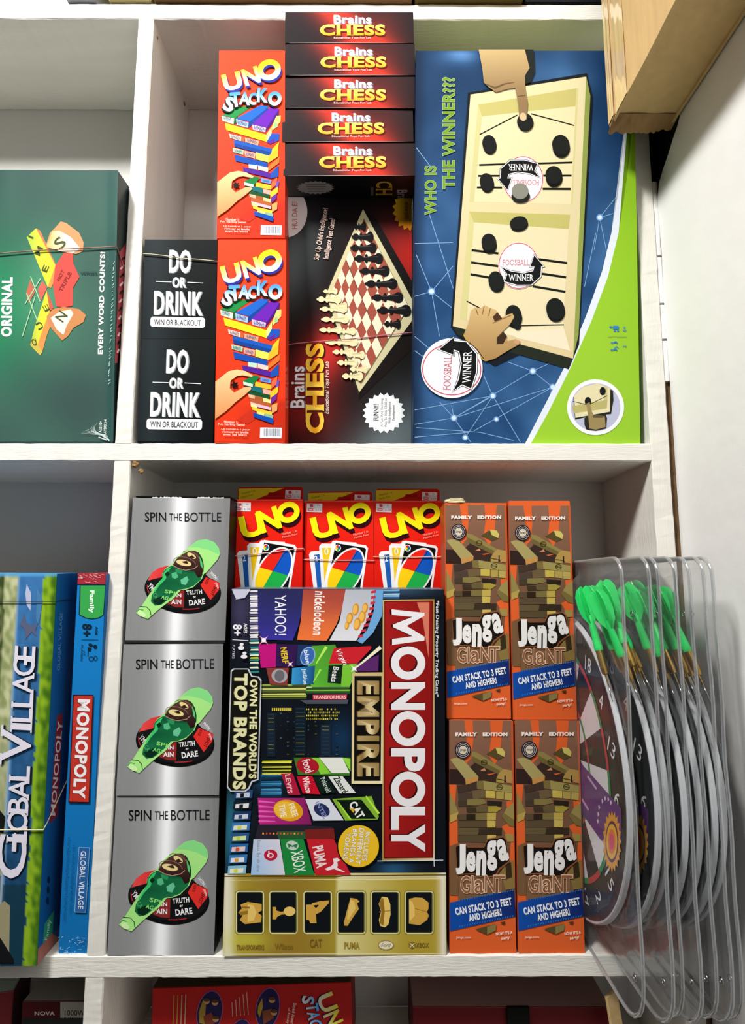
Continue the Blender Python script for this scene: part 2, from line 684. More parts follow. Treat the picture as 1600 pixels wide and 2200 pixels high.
def drink_art():
    P = PD['a']
    A = P.art().frame(4.4, 280, 480)
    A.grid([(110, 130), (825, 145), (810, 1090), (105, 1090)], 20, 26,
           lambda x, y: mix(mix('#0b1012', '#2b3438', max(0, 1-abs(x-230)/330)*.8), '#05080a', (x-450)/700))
    T = P.art().frame(4.4, 280, 480)
    sh = '#8c9093'; wh = '#ecebee'
    for (s, cx, cy, w, h) in (('DO', 470, 362, 205, 222), ('OR', 462, 560, 130, 100), ('DRINK', 455, 757, 462, 225)):
        for k in (10, 6):
            T.text(s, cx, cy, w, h, sh, 1.2, .06, dx=k, dy=k*.5)
        T.text(s, cx, cy, w, h, wh, 1.2, .06)
    T.line([(243, 551), (391, 556)], 7, wh)
    T.line([(540, 559), (692, 567)], 7, wh)
    T.rrect(192, 888, 706, 986, 26, wh, 1.1)
    T.text('WIN OR BLACKOUT', 447, 940, 442, 54, '#2a2c2e', 1.2, .02)
    return A.mesh('front_print', 'front', P.w, P.h, P.d), T.mesh('title_lettering', 'front', P.w, P.h, P.d, base=.0003)


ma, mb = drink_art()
bx_drink = {}
for k, lab in (('a', 'black card-game box with a cream rubber band, upper of the two stacked'),
               ('b', 'black card-game box without a band, standing on the middle shelf')):
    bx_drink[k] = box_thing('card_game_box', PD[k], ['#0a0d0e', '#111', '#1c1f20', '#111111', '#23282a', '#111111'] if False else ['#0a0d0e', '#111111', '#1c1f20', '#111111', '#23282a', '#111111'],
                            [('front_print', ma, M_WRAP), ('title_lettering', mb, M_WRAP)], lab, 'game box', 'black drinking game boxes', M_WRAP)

# ------------------------------------------------------------------ tall red stacking-block boxes
PS = {'b': Pose(.1432, 0, .0240, .012, .0279, -.009, .0855, .2585, .03, .0024),
      'a': Pose(.1392, -.0065, .2838, .0145, .0245, -.0145, .0860, .2590, .03, .001)}


def stack_blocks(A):
    L = [([(850, 815), (1010, 725), (1150, 725), (975, 842)], '#1e8a44'),
         ([(850, 820), (972, 848), (965, 905), (858, 870)], '#cfe6d2'), ([(975, 842), (1010, 820), (990, 900), (965, 905)], '#0f5a2a'),
         ([(990, 848), (1230, 712), (1315, 722), (1140, 882)], '#1b63c8'), ([(990, 850), (1112, 888), (1108, 942), (998, 912)], '#a8c2f0'),
         ([(1112, 888), (1305, 735), (1310, 790), (1108, 942)], '#0d3f98'),
         ([(1145, 905), (1335, 728), (1412, 750), (1290, 937)], '#6a1fb0'), ([(1147, 908), (1282, 940), (1275, 986), (1155, 962)], '#d4c2ea'),
         ([(1290, 937), (1412, 750), (1408, 810), (1276, 986)], '#42107a'),
         ([(1340, 930), (1385, 820), (1428, 815), (1425, 880), (1345, 970)], '#e8cf70'), ([(1360, 900), (1390, 880), (1400, 930), (1365, 950)], '#9cc48a'),
         ([(882, 893), (1285, 1012), (1285, 1084), (895, 965)], '#fbdc1e'), ([(1285, 1012), (1338, 930), (1338, 1012), (1285, 1084)], '#fff08a'),
         ([(1290, 1085), (1335, 1000), (1415, 1002), (1408, 1070), (1340, 1100)], '#1b50b8'), ([(1290, 1090), (1372, 1045), (1365, 1085), (1325, 1110)], '#5b2499'),
         ([(922, 1002), (1042, 1035), (1036, 1078), (932, 1047)], '#f2cbbb'), ([(1042, 1035), (1075, 1042), (1070, 1085), (1036, 1078)], '#c8602c'),
         ([(1075, 1042), (1215, 1076), (1205, 1122), (1080, 1087)], '#e8a488'),
         ([(968, 1065), (1345, 1155), (1325, 1230), (975, 1135)], '#1656b8'), ([(975, 1100), (1325, 1190), (1325, 1228), (975, 1135)], '#0d3f94'),
         ([(1345, 1155), (1410, 1085), (1400, 1165), (1325, 1230)], '#f5c52a'),
         ([(958, 1145), (1065, 1170), (1060, 1218), (960, 1190)], '#a8d0ac'), ([(1070, 1175), (1180, 1200), (1175, 1256), (1078, 1232)], '#eba595'),
         ([(1185, 1193), (1308, 1225), (1302, 1292), (1182, 1262)], '#fbe158'), ([(1308, 1225), (1402, 1150), (1400, 1235), (1302, 1300)], '#f0b52a'),
         ([(972, 1215), (1300, 1300), (1290, 1352), (985, 1280)], '#0f4cae'), ([(1290, 1350), (1415, 1235), (1410, 1300), (1300, 1385)], '#d9742c'),
         ([(1110, 1313), (1200, 1325), (1195, 1368), (1115, 1355)], '#c2d8c2'), ([(1205, 1325), (1305, 1350), (1300, 1392), (1205, 1370)], '#f2c8c0'),
         ([(1056, 1343), (1330, 1405), (1325, 1455), (1065, 1388)], '#511e96'), ([(1330, 1402), (1405, 1325), (1400, 1440), (1325, 1458)], '#1a4fae'),
         ([(1230, 1452), (1332, 1475), (1326, 1512), (1232, 1496)], '#6c98e4'),
         ([(1178, 1495), (1335, 1530), (1328, 1572), (1180, 1548)], '#f2bb2c'), ([(1335, 1500), (1388, 1445), (1385, 1520), (1330, 1568)], '#e0683e'),
         ([(1385, 1490), (1410, 1480), (1400, 1550), (1372, 1560)], '#6a50c0'),
         ([(1150, 1535), (1245, 1555), (1250, 1610), (1130, 1575)], '#0d6a70'), ([(1250, 1565), (1330, 1580), (1325, 1625), (1255, 1608)], '#eaa898'),
         ([(1118, 1580), (1318, 1628), (1308, 1662), (1125, 1617)], '#084d28'), ([(1320, 1600), (1400, 1540), (1395, 1600), (1325, 1680)], '#e8c22c'),
         ([(1115, 1615), (1180, 1630), (1178, 1662), (1122, 1648)], '#e0b08c'), ([(1182, 1632), (1250, 1645), (1248, 1688), (1182, 1668)], '#a85828'),
         ([(1252, 1650), (1328, 1670), (1325, 1712), (1255, 1695)], '#f8e890'), ([(1330, 1650), (1385, 1610), (1382, 1665), (1328, 1712)], '#6a2a9a'),
         ([(1130, 1652), (1335, 1705), (1330, 1742), (1135, 1690)], '#b45a30'), ([(1135, 1690), (1330, 1742), (1326, 1770), (1140, 1720)], '#e8b8c8'),
         ([(1138, 1705), (1200, 1720), (1198, 1750), (1142, 1735)], '#f8e890'), ([(1150, 1740), (1340, 1785), (1338, 1820), (1155, 1765)], '#f4cb30'),
         ([(1335, 1720), (1392, 1700), (1388, 1770), (1340, 1800)], '#e0a060'),
         ([(1195, 1775), (1270, 1795), (1268, 1830), (1200, 1812)], '#f2e070'), ([(1272, 1800), (1350, 1815), (1345, 1850), (1275, 1838)], '#88b4a0'),
         ([(1163, 1790), (1358, 1850), (1346, 1897), (1166, 1832)], '#0f4cae'),
         ([(1070, 1490), (1165, 1440), (1225, 1450), (1168, 1522), (1160, 1550), (1068, 1532)], '#0f7a3e'),
         ([(1068, 1498), (1160, 1522), (1158, 1550), (1072, 1530)], '#c8dccc')]
    A.polys(L)
    for (x, y, w, h, r) in ((905, 848, 70, 34, 14), (1050, 892, 90, 34, 16), (1215, 948, 100, 30, 14), (985, 1040, 80, 26, 14),
                            (1145, 1078, 90, 28, 14), (1010, 1180, 70, 26, 12), (1125, 1215, 70, 30, 12), (1280, 1483, 60, 20, 10)):
        A.text('UNO', x, y, w, h, '#5a6a90', r, .03)


def stacko_art():
    P = PS['b']
    A = P.art().frame(4.4, 280, 480)
    A.grid([(820, 160), (1475, 165), (1462, 2072), (796, 2065)], 14, 36, lambda x, y: mix('#ea4420', '#dd3616', (y-200)/1700) if y < 1700 else mix('#e23a18', '#c42c14', (x-900)/500))
    stack = P.art().frame(4.4, 280, 480)
    stack.poly([(1110, 1900), (1300, 1770), (1200, 1720), (1000, 1860)], '#c8301a')
    stack_blocks(stack)
    sk = lambda x, y: mix('#f8cb94', '#d98f58', (y-1400)/430)
    stack.poly([(806, 1500), (930, 1402), (1010, 1385), (1090, 1400), (1162, 1442), (1150, 1457), (1060, 1440), (1010, 1447), (950, 1490),
                (942, 1560), (985, 1602), (1085, 1548), (1140, 1553), (1146, 1570), (1085, 1625), (1000, 1690), (905, 1780), (804, 1852)], sk)
    stack.line([(950, 1495), (945, 1560), (985, 1602)], [4, 8, 5], '#b05a30')
    stack.burst(988, 1530, 42, 42, '#1a0806', 5, .5)
    stack.line([(1060, 1440), (1150, 1457)], 4, '#b8703c')
    T = P.art().frame(4.4, 280, 480)
    yw = lambda x, y: mix('#ffe81a', '#ffffff', (y-(430-(x-900)*.28))/130)
    for d in (22, 15, 8):
        c = '#2a2f9a'
        T.text('U', 958, 480, 185, 175, c, -14, .06, dx=d*.5, dy=d)
        T.text('N', 1142, 425, 160, 172, c, -16, .06, dx=d*.5, dy=d)
        T.ring(1318+d*.5, 362+d, 116, 104, 55, c, -25)
    T.text('U', 958, 480, 185, 175, yw, -14, .06)
    T.text('N', 1142, 425, 160, 172, yw, -16, .06)
    T.ring(1318, 362, 116, 104, 55, yw, -25)
    bl = lambda x, y: mix('#4a9af0', '#f6faff', (y-(610-(x-1150)*.02))/90)
    for d, c in ((12, '#101418'), (6, '#101418'), (0, bl)):
        for (s, x, y, w, h, r) in (('S', 930, 712, 105, 150, 22), ('T', 990, 665, 105, 150, -6), ('A', 1078, 655, 110, 130, 4),
                                   ('C', 1160, 655, 85, 125, 18), ('K', 1255, 620, 105, 145, 3)):
            T.text(s, x, y, w, h, c, r, .08, dx=-d, dy=d)
        T.ring(1372-d, 655+d, 66, 72, 36, c, 10)
    w = '#fbe6dc'
    T.text('Number 1:', 955, 1882, 130, 26, w, 2, .01)
    T.text('Fun, Stacking Game!', 960, 1908, 250, 24, w, 2, .01)
    for i, s in enumerate(('Le numéro 1 pour', "s'amuser en famille", 'avec les blocs')):
        T.text(s, 1000-i*3, 1952+i*24, 270-i*25, 20, w, 2, .01)
    B = P.art().frame(4.4, 280, 480)
    B.poly([(1228, 1930), (1432, 1933), (1428, 2032), (1224, 2028)], '#f1eeee')
    x = 1258
    k = 0
    while x < 1412:
        ww = (3, 6, 2, 8, 4)[k % 5]
        B.rect(x, 1942, x+ww, 2012, '#7c86a0'); x += ww+(4, 3, 5)[k % 3]; k += 1
    return (A.mesh('front_print', 'front', P.w, P.h, P.d), stack.mesh('block_tower_picture', 'front', P.w, P.h, P.d, .0003, .00002),
            T.mesh('title_lettering', 'front', P.w, P.h, P.d, .0016, .00002), B.mesh('barcode_label', 'front', P.w, P.h, P.d, .0004, .00001))


mm_ = stacko_art()
RED = ['#e23a18', '#c2301a', '#c83018', '#c83018', '#d83a1e', '#c2301a']
for k, lab in (('a', 'tall red block-stacking game box, upper one with glare on its left edge'),
               ('b', 'tall red block-stacking game box, lower one standing on the middle shelf')):
    box_thing('block_game_box', PS[k], RED, list(zip(('front_print', 'block_tower_picture', 'title_lettering', 'barcode_label'), mm_, (M_WRAP, M_WRAP, M_WRAP, M_CARD))),
              lab, 'game box', 'red block game boxes', M_WRAP)

# ------------------------------------------------------------------ five flat chess boxes
SP = [Pose(.2623, -.012, .5535, .0099, .0059, -.0127, .1683, .0462, .145, .0006),
      Pose(.2634, -.012, .5068, .0008, .0009, -.0052, .1683, .0452, .145, .0006),
      Pose(.2628, -.010, .4615, -.0064, .0045, .0052, .1683, .0448, .145, .0006),
      Pose(.2607, -.009, .4149, .0092, .0018, -.0129, .1683, .0455, .145, .0003),
      Pose(.2628, -.008, .3684, .0022, .0026, -.0051, .1675, .0456, .145, .0000)]


def gold(y0, y1):
    return lambda x, y: mix('#ffe070', '#f0a022', (y-y0)/(y1-y0))


def spine_art():
    P = SP[2]
    A = P.art().frame(5, 590, 0)

    def bg(x, y):
        t = (y-815)/350
        c = 640+t*330
        g = math.exp(-((x-c)/270)**2)
        g2 = math.exp(-((x-1180)/240)**2)*.35*t+math.exp(-((x-1200)/200)**2)*.2*(1-t)
        b = mix('#191014', '#d83424', g+g2)
        return mix(b, '#3a2c30', max(0, .25-.25*t)*(1-g))
    A.grid([(104, 812), (1512, 812), (1506, 1170), (100, 1170)], 40, 8, bg)
    A.line([(150, 1163), (700, 1161), (1455, 1166)], 4, '#dccfca')
    T = P.art().frame(5, 590, 0)
    T.text('Brains', 846, 908, 408, 96, '#8a8494', 0, .05, dx=8, dy=5)
    T.text('Brains', 842, 903, 408, 96, '#efeaf2', 0, .05)
    T.text('CHESS', 845, 1028, 712, 122, '#5a1408', 0, .07, serif=1, dx=7, dy=6)
    T.text('CHESS', 840, 1024, 712, 122, gold(960, 1090), 0, .07, serif=1)
    T.text('Educational Toys Fun Lab', 838, 1112, 405, 26, '#d8c8c0', 0, .02)
    return A.mesh('side_print', 'front', P.w, P.h, P.d), T.mesh('title_lettering', 'front', P.w, P.h, P.d, .0003)


sa, sb = spine_art()
U = SP[4].art('bottom').frame(3.606, 590, 360)
U.grid([(85, 60), (1090, 60), (1080, 240), (85, 240)], 20, 6, lambda x, y: mix(mix('#5c5e60', '#0c0c10', (x-60)/330), '#4a281c', (x-700)/330))
U.burst(315, 155, 148, 52, '#8c8e8e', 22, .86)
for i in range(4):
    U.line([(240+i*6, 128+i*18), (400-i*6, 128+i*18)], 6, '#5c5e5e')
U.text('CH', 848, 158, 105, 125, '#b8902a', 90, .03, serif=1)
U.text('Bra', 988, 205, 70, 80, '#b8b0b0', 90, .03)
U.rect(745, 150, 765, 215, '#5a5050')
ub = U.mesh('underside_print', 'bottom', SP[4].w, SP[4].h, SP[4].d)
LAB = ['flat boxed chess set, topmost of the pile in front of the top board', 'flat boxed chess set, second from the top of the pile',
       'flat boxed chess set, middle one of the pile of five', 'flat boxed chess set pushed furthest left, second from the bottom of the pile',
       'flat boxed chess set, lowest of the pile with its printed underside showing']
for i, P in enumerate(SP):
    pr = [('side_print', sa, M_CARD), ('title_lettering', sb, M_CARD)]
    if i == 4:
        pr.append(('underside_print', ub, M_CARD))
    box_thing('chess_set_box', P, ['#1a1114', '#201010', '#2a1c1c', '#2a1c1c', '#d8d2cc', '#1a1010'], pr, LAB[i], 'game box', 'flat chess boxes in a pile')

# ------------------------------------------------------------------ upright chess box
PC = Pose(.2605, .0628, .0217, .0096, .0882, .0003, .168, .3465, .045)


def chess_art():
    P = PC
    A = P.art().frame(3.606, 590, 360)

    def blob(x, y, cx, cy, rx, ry, a=0):
        dx, dy = x-cx, y-cy
        ca, sa_ = cos(a), sin(a)
        u, v = dx*ca+dy*sa_, -dx*sa_+dy*ca
        return math.exp(-(u/rx)**2-(v/ry)**2)

    def bg(x, y):
        c = '#0e0c0d'
        c = mix(c, '#5b6669', blob(x, y, 110, 760, 210, 420, .25))
        c = mix(c, '#5a6468', blob(x, y, 930, 2160, 620, 330, -.75)*1.1)
        c = mix(c, '#b8231c', blob(x, y, 1090, 690, 330, 330))
        c = mix(c, '#c02a24', blob(x, y, 390, 1450, 420, 200, -.95))
        c = mix(c, '#8e1c1a', blob(x, y, 220, 1900, 300, 260)*.7)
        return c
    A.grid([(78, 210), (1070, 225), (1064, 2200), (76, 2200)], 34, 60, bg)
    B = P.art().frame(3.606, 590, 360)
    B.polys([([(684, 318), (770, 372), (1066, 880), (1066, 1070)], '#120e0c'), ([(1066, 1290), (650, 1745), (652, 1800), (1066, 1410)], '#17100e'),
             ([(684, 322), (1066, 1018), (1066, 1180), (1058, 1195), (650, 1748), (385, 985)], '#cfc79c'),
             ([(684, 322), (385, 985), (380, 1000), (650, 1775), (655, 1745), (397, 985)], '#2a2620')])
    TL, TR, BR, BL = (690, 400), (1038, 1080), (664, 1675), (432, 985)
    # homography of the unit square on to the board
    def hom(q):
        (x0, y0), (x1, y1), (x2, y2), (x3, y3) = q
        dx1, dx2, dx3 = x1-x2, x3-x2, x0-x1+x2-x3
        dy1, dy2, dy3 = y1-y2, y3-y2, y0-y1+y2-y3
        den = dx1*dy2-dx2*dy1
        g = (dx3*dy2-dx2*dy3)/den
        h = (dx1*dy3-dx3*dy1)/den
        a, b, c = x1-x0+g*x1, x3-x0+h*x3, x0
        d, e, f = y1-y0+g*y1, y3-y0+h*y3, y0
        return lambda u, v: ((a*u+b*v+c)/(g*u+h*v+1), (d*u+e*v+f)/(g*u+h*v+1))
    Hm = hom([TL, TR, BR, BL])
    for i in range(8):
        for j in range(8):
            q = [Hm(i/8, j/8), Hm((i+1)/8, j/8), Hm((i+1)/8, (j+1)/8), Hm(i/8, (j+1)/8)]
            B.poly(q, '#e9e4c6' if (i+j) % 2 else '#a04f40')
    B.line([Hm(0, .5), Hm(1, .5)], 5, '#6a4030')
    B.line([Hm(0, 0), Hm(1, 0), Hm(1, 1)], 4, '#8a7a50')

    def piece(x0, x1, y, c, hi, s=1.0):
        L = x1-x0
        B.ell(x1-L*.14, y, L*.16, 42*s, c)
        B.line([(x1-L*.15, y), (x0+L*.45, y+2), (x0+L*.2, y)], [66*s, 30*s, 26*s], c)
        B.ell(x0+L*.42, y, L*.07, 34*s, c)
        B.ell(x0+L*.17, y, L*.14, 27*s, c)
        B.ell(x0+L*.03, y, L*.06, 12*s, c)
        B.line([(x0+L*.3, y-8*s), (x1-L*.15, y-14*s)], 5*s, hi)
    for (a, b, y, s) in ((615, 705, 460, .9), (600, 762, 540, 1), (590, 785, 625, .95), (618, 835, 708, 1), (664, 885, 805, 1), (704, 945, 903, 1),
                         (756, 990, 1010, 1), (798, 1050, 1110, 1.05), (850, 972, 1215, .9)):
        piece(a, b, y, '#121012', '#4a4848', s)
    for (a, b, y, s) in ((378, 485, 963, .55), (330, 512, 1025, .8), (440, 560, 1075, .7), (355, 560, 1100, .7), (365, 572, 1180, .75), (350, 520, 1262, .7), (470, 625, 1272, .7),
                         (400, 640, 1358, .75), (452, 610, 1432, .7), (560, 695, 1455, .75), (488, 640, 1515, .8), (585, 718, 1565, .75), (525, 680, 1620, .85)):
        piece(a, b, y, '#e3dbac', '#bcb27c', s)
    T = P.art().frame(3.606, 590, 360)
    T.text('CHESS', 316, 1712, 700, 142, '#4a1008', -90, .07, serif=1, dx=8, dy=6)
    T.text('CHESS', 311, 1710, 700, 142, lambda x, y: mix('#f2a51e', '#ffdc58', abs((x-311)/70)), -90, .07, serif=1)
    T.text('Brains', 182, 1702, 320, 108, '#6a6068', -90, .03, dx=6)
    T.text('Brains', 176, 1702, 320, 108, '#efe9ee', -90, .03)
    T.text('Educational Toys Fun Lab', 408, 1705, 405, 38, '#d8cfc8', -90, .02, shear=.2)
    for (s, x, y, l) in (("Stir Up Child's Intelligence!", 362, 518, 405), ('Intelligence Test Game!', 428, 555, 315)):
        T.text(s, x, y, l, 56, '#2a0c0c', -80, .06, fit=.015)
        T.text(s, x, y, l, 56, '#f0d4c8', -80, .015)
    St = P.art().frame(3.606, 590, 360)
    pts = [(80, 222), (235, 222)]+[(85+168*cos(radians(t)), 345+198*sin(radians(t))) for t in range(-35, 91, 9)]
    St.poly(pts, '#eceaea')
    St.text('HUI DA EI', 155, 372, 210, 42, '#c86a72', -90, .02)
    St.burst(1050, 330, 140, 165, lambda x, y: mix('#f4c81a', '#d8860e', (y-240)/220), 18, .84)
    St.text('NO.8808', 1018, 335, 130, 26, '#6a4a10', -90, .0)
    St.burst(845, 1902, 165, 158, '#e9eef0', 20, .86)
    St.ell(845, 1902, 138, 132, '#f4f7f7')
    St.text('FUNNY!', 785, 1898, 124, 42, '#0c0c0c', -90, .035)
    for i, (s, l) in enumerate((('A Fun And Exciting', 220), ('Way To Help Children', 225), ('With Intelligence', 170), ('Development', 120))):
        St.text(s, 832+i*30, 1900, l, 24, '#3c4648', -90, .0)
    n = P.w, P.h, P.d
    return [('front_print', A.mesh('front_print', 'front', *n), M_CARD), ('chess_board_picture', B.mesh('chess_board_picture', 'front', *n, .0003, .00001), M_CARD),
            ('title_lettering', T.mesh('title_lettering', 'front', *n, .0003), M_CARD), ('round_stickers', St.mesh('round_stickers', 'front', *n, .0003), M_CARD)]


box_thing('chess_set_box', PC, ['#141012', '#201010', '#2a1c1c', '#2a1c1c', '#1c1616', '#1a1010'], chess_art(),
          'upright boxed chess set showing the board picture, under the flat pile', 'game box')

# ------------------------------------------------------------------ blue and green table-game box
PF = Pose(.4816, .010, .0222, -.0159, .0628, .0121, .2786, .5112, .05)


def foos_art():
    P = PF
    n = P.w, P.h, P.d
    Z7 = (2.909, 870, 80)
    Z8 = (2.909, 870, 500)
    A = P.art().frame(*Z7)

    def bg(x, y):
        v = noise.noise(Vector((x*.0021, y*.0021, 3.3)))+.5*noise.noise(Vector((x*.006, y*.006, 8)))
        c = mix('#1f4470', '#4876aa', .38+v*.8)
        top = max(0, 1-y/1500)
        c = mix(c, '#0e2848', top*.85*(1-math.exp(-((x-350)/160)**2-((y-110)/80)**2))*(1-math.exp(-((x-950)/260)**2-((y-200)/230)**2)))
        c = mix(c, '#0c1c34', max(0, 1-(x-50)/90)*.8)  # left edge darkened in the print colour, where the chess pile casts shadow
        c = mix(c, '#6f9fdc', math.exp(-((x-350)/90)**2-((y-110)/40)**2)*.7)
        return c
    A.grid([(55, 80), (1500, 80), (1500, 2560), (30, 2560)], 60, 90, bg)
    net = [(70, 1360, 165, 1590), (165, 1590, 50, 1620), (165, 1590, 215, 1870), (165, 1590, 290, 1690), (60, 1870, 215, 2000), (165, 1590, 300, 1430), (120, 1010, 300, 1570),
           (70, 690, 190, 850), (305, 2380, 215, 2280), (305, 2380, 548, 2242), (548, 2242, 480, 2090), (548, 2242, 720, 2530), (305, 2380, 410, 2530), (305, 2380, 60, 2420),
           (305, 2380, 797, 2087), (797, 2087, 922, 2187), (797, 2087, 640, 2030), (922, 2187, 305, 2380), (922, 2187, 430, 2460), (60, 2330, 548, 2242), (290, 2300, 305, 2380),
           (70, 2440, 470, 2470), (470, 2470, 680, 2520), (375, 2502, 548, 2242), (922, 2187, 850, 2400), (1215, 1128, 1330, 985), (1215, 1128, 1310, 1100), (1215, 1128, 1180, 1330),
           (1215, 1128, 1270, 1400), (1190, 1225, 1120, 1560), (60, 1290, 300, 1285), (797, 2087, 900, 2040), (60, 2500, 400, 2470), (922, 2187, 900, 2290), (60, 1960, 200, 2060)]
    for (a, b, c, d) in net:
        A.line([(a, b), (c, d)], 4, '#7ea8d4')
    for (x, y, r) in ((165, 1590, 15), (305, 2380, 14), (548, 2242, 13), (797, 2087, 14), (922, 2187, 14), (375, 2502, 11), (570, 2388, 10), (1215, 1128, 14)):
        A.ell(x, y, r+8, r+8, '#6a9ad0', n=20)
        A.ell(x, y, r, r, '#cfe2f6', n=20)
    # curve
    o = [(1392, 80), (1382, 350), (1368, 600), (1350, 800), (1325, 1000), (1288, 1222), (1230, 1462), (1130, 1742), (1000, 2052), (850, 2342), (745, 2560)]
    i = [(1436, 80), (1428, 350), (1412, 600), (1395, 800), (1368, 1000), (1333, 1222), (1265, 1502), (1160, 1782), (1030, 2072), (890, 2352), (780, 2560)]
    A.poly(o+[(1520, 2560), (1520, 80)], '#dfe6f2')
    A.poly(i+[(1520, 2560), (1520, 80)], lambda x, y: mix('#86ba1a', '#98c834', (y-300)/1500))
    B = P.art().frame(*Z7)
    D = 1222
    # drop shade printed round the game board, then the wooden frame
    B.poly([(392, 350), (1135, 228), (1172, 380), (1085, D+700), (1020, D+855), (760, D+740), (560, D+835), (440, D+760), (320, D+640), (285, D+590)], '#141a20')
    B.poly([(1130, 250), (1156, 370), (1082, D+640), (1048, D+780), (1040, D+690)], '#8c9a4c')
    B.poly([(298, D+585), (1045, D+690), (1048, D+790), (1010, D+850), (650, D+745), (330, D+640)], '#22281e')
    B.poly([(408, 362), (1130, 250), (1048, D+788), (298, D+585)], lambda x, y: mix('#dcd3a8', '#d8c698', (y-300)/1500))
    B.poly([(455, 425), (1072, 322), (1035, 1045), (400, 1032)], '#bfb872')
    B.poly([(455, 425), (480, 498), (440, 1032), (400, 1032)], '#cbc68e')
    B.poly([(480, 498), (1068, 435), (1034, 1045), (430, 1032)], lambda x, y: mix('#ddd2a4', '#ebe1c2', math.exp(-((x-760)/260)**2)))
    B.poly([(1068, 330), (1082, 322), (1045, 1045), (1034, 1045)], '#cfc88e')
    B.poly([(400, 1092), (1030, 1112), (1020, 1202), (430, 1160)], '#bdb66c')
    B.poly([(400, 1092), (430, 1160), (386, D+548), (342, D+540)], '#cdc68a')
    B.poly([(430, 1160), (1020, 1202), (988, D+560), (990, D+700), (640, D+640), (386, D+548)], lambda x, y: mix('#ddd0a6', '#ebe0c0', math.exp(-((x-760)/260)**2)))
    B.poly([(640, D+630), (990, D+600), (1030, D+740), (700, D+660)], '#e9dcc0')
    K = '#14160f'
    for l, w in (([(462, 802), (650, 796)], 12), ([(815, 793), (1043, 786)], 12), ([(455, 870), (600, 869)], 12), ([(860, 868), (1038, 868)], 12),
                 ([(448, 942), (605, 943)], 12), ([(858, 951), (1033, 952)], 14), ([(465, 612), (700, 490)], 7), ([(785, 482), (1055, 555)], 7),
                 ([(415, D+112), (582, D+132)], 14), ([(412, D+188), (582, D+212)], 14), ([(408, D+262), (522, D+282)], 14), ([(830, D+168), (1010, D+192)], 14),
                 ([(848, D+258), (1004, D+281)], 14), ([(796, D+337), (1000, D+372)], 14), ([(384, D+430), (470, D+475)], 7), ([(715, D+583), (990, D+577)], 7)):
        B.line(l, w, K)
    logo(B, 728, 892, 1.0, 180)
    logo(B, 715, D+210, 1.0, 0)
    for (x, y, rx, ry, dy) in ((524, 672, 43, 55, 12), (970, 678, 54, 62, 20), (508, 910, 43, 55, 12), (926, 866, 52, 55, 22), (708, 1165, 56, 40, 14),
                               (522, D+62, 46, 52, 22), (566, D+305, 47, 60, 12), (676, D+520, 50, 65, 14), (936, D+480, 57, 68, 14), (747, 535, 50, 52, 8), (700, D+590, 20, 20, 0)):
        B.ell(x+3, y+dy, rx, ry, '#0c0e0e', -10)
        B.ell(x, y, rx, ry, '#181b1a', -10)
    B.ell(720, 1000, 58, 42, '#1c1e1c')
    B.ell(716, 968, 52, 50, '#86867c')
    sk = lambda x, y: mix('#c4ab7a', '#8d7250', (y-88)/300)
    B.poly([(735, 80), (800, 80), (808, 220), (780, 290), (745, 300), (720, 180)], '#1e2420')
    B.poly([(458, 80), (745, 80), (775, 200), (745, 250), (750, 330), (765, 420), (757, 520), (738, 532), (712, 518), (705, 430), (685, 325), (640, 330), (565, 352),
            (520, 320), (490, 290), (480, 200)], sk)
    B.line([(500, 300), (560, 325), (620, 300), (680, 290)], [5, 14, 10, 5], '#6a543a')
    B.line([(700, 378), (748, 372)], 5, '#5a4630')
    B.ell(735, 505, 20, 26, '#d2b890', -8)
    sk2 = lambda x, y: mix('#d0b07a', '#a07c4c', (y-D-450)/380)
    B.poly([(362, D+645), (395, D+570), (410, D+490), (440, D+468), (470, D+478), (495, D+455), (530, D+475), (565, D+485), (590, D+540), (640, D+515), (668, D+508),
            (680, D+530), (650, D+580), (600, D+625), (640, D+680), (690, D+668), (716, D+680), (712, D+700), (640, D+740), (560, D+790), (500, D+808), (430, D+760)], sk2)
    B.poly([(545, D+530), (575, D+500), (605, D+540), (560, D+565)], '#4a3020')
    B.poly([(570, D+660), (610, D+620), (635, D+650), (610, D+700), (570, D+700)], '#3a2a1c')
    for l in ([(440, D+478), (455, D+520)], [(492, D+465), (480, D+515)], [(530, D+478), (520, D+525)], [(545, D+570), (600, D+545), (660, D+520)]):
        B.line(l, 6, '#8a6840')
    B.ell(695, D+685, 18, 14, '#c49a74')
    B.line([(368, D+650), (400, D+700), (440, D+745), (490, D+800)], 7, '#c8a23a')
    B.line([(400, D+690), (450, D+735), (488, D+790)], 5, '#2a241c')
    T = P.art().frame(*Z7)
    for (s, x, y, l, h) in (('WHO IS', 158, 960, 305, 72), ('THE WINNER???', 272, 603, 698, 78)):
        T.text(s, x, y, l, h, '#d3dfbe', -90, .11, fit=.045)
        T.text(s, x, y, l, h, '#6d9a22', -90, .045)
    T.frame(*Z8)
    L = P.art().frame(*Z8)
    logo(L, 290, 850, 1.28, -88, True)
    I = P.art().frame(*Z8)
    I.ell(1188, 1092, 178, 174, '#eef1f4', n=60)
    I.ell(1188, 1092, 155, 150, '#b9bcd6', n=60)
    cl = lambda pts: [(1188+(x-1188)*min(1, 152/max(1, math.hypot(x-1188, (y-1092)*1.02))), 1092+(y-1092)*min(1, 152/max(1, math.hypot(x-1188, (y-1092)*1.02)))) for x, y in pts]
    I.poly(cl([(1000, 1010), (1080, 940), (1200, 930), (1300, 985), (1300, 1050), (1285, 1135), (1150, 1150), (1060, 1170)]), '#23261c')
    I.poly(cl([(1030, 1010), (1090, 945), (1200, 930), (1282, 970), (1278, 1120), (1062, 1158)]), '#e2d8ae')
    I.poly(cl([(1040, 1085), (1262, 1045), (1258, 1100), (1050, 1130)]), '#b9b070')
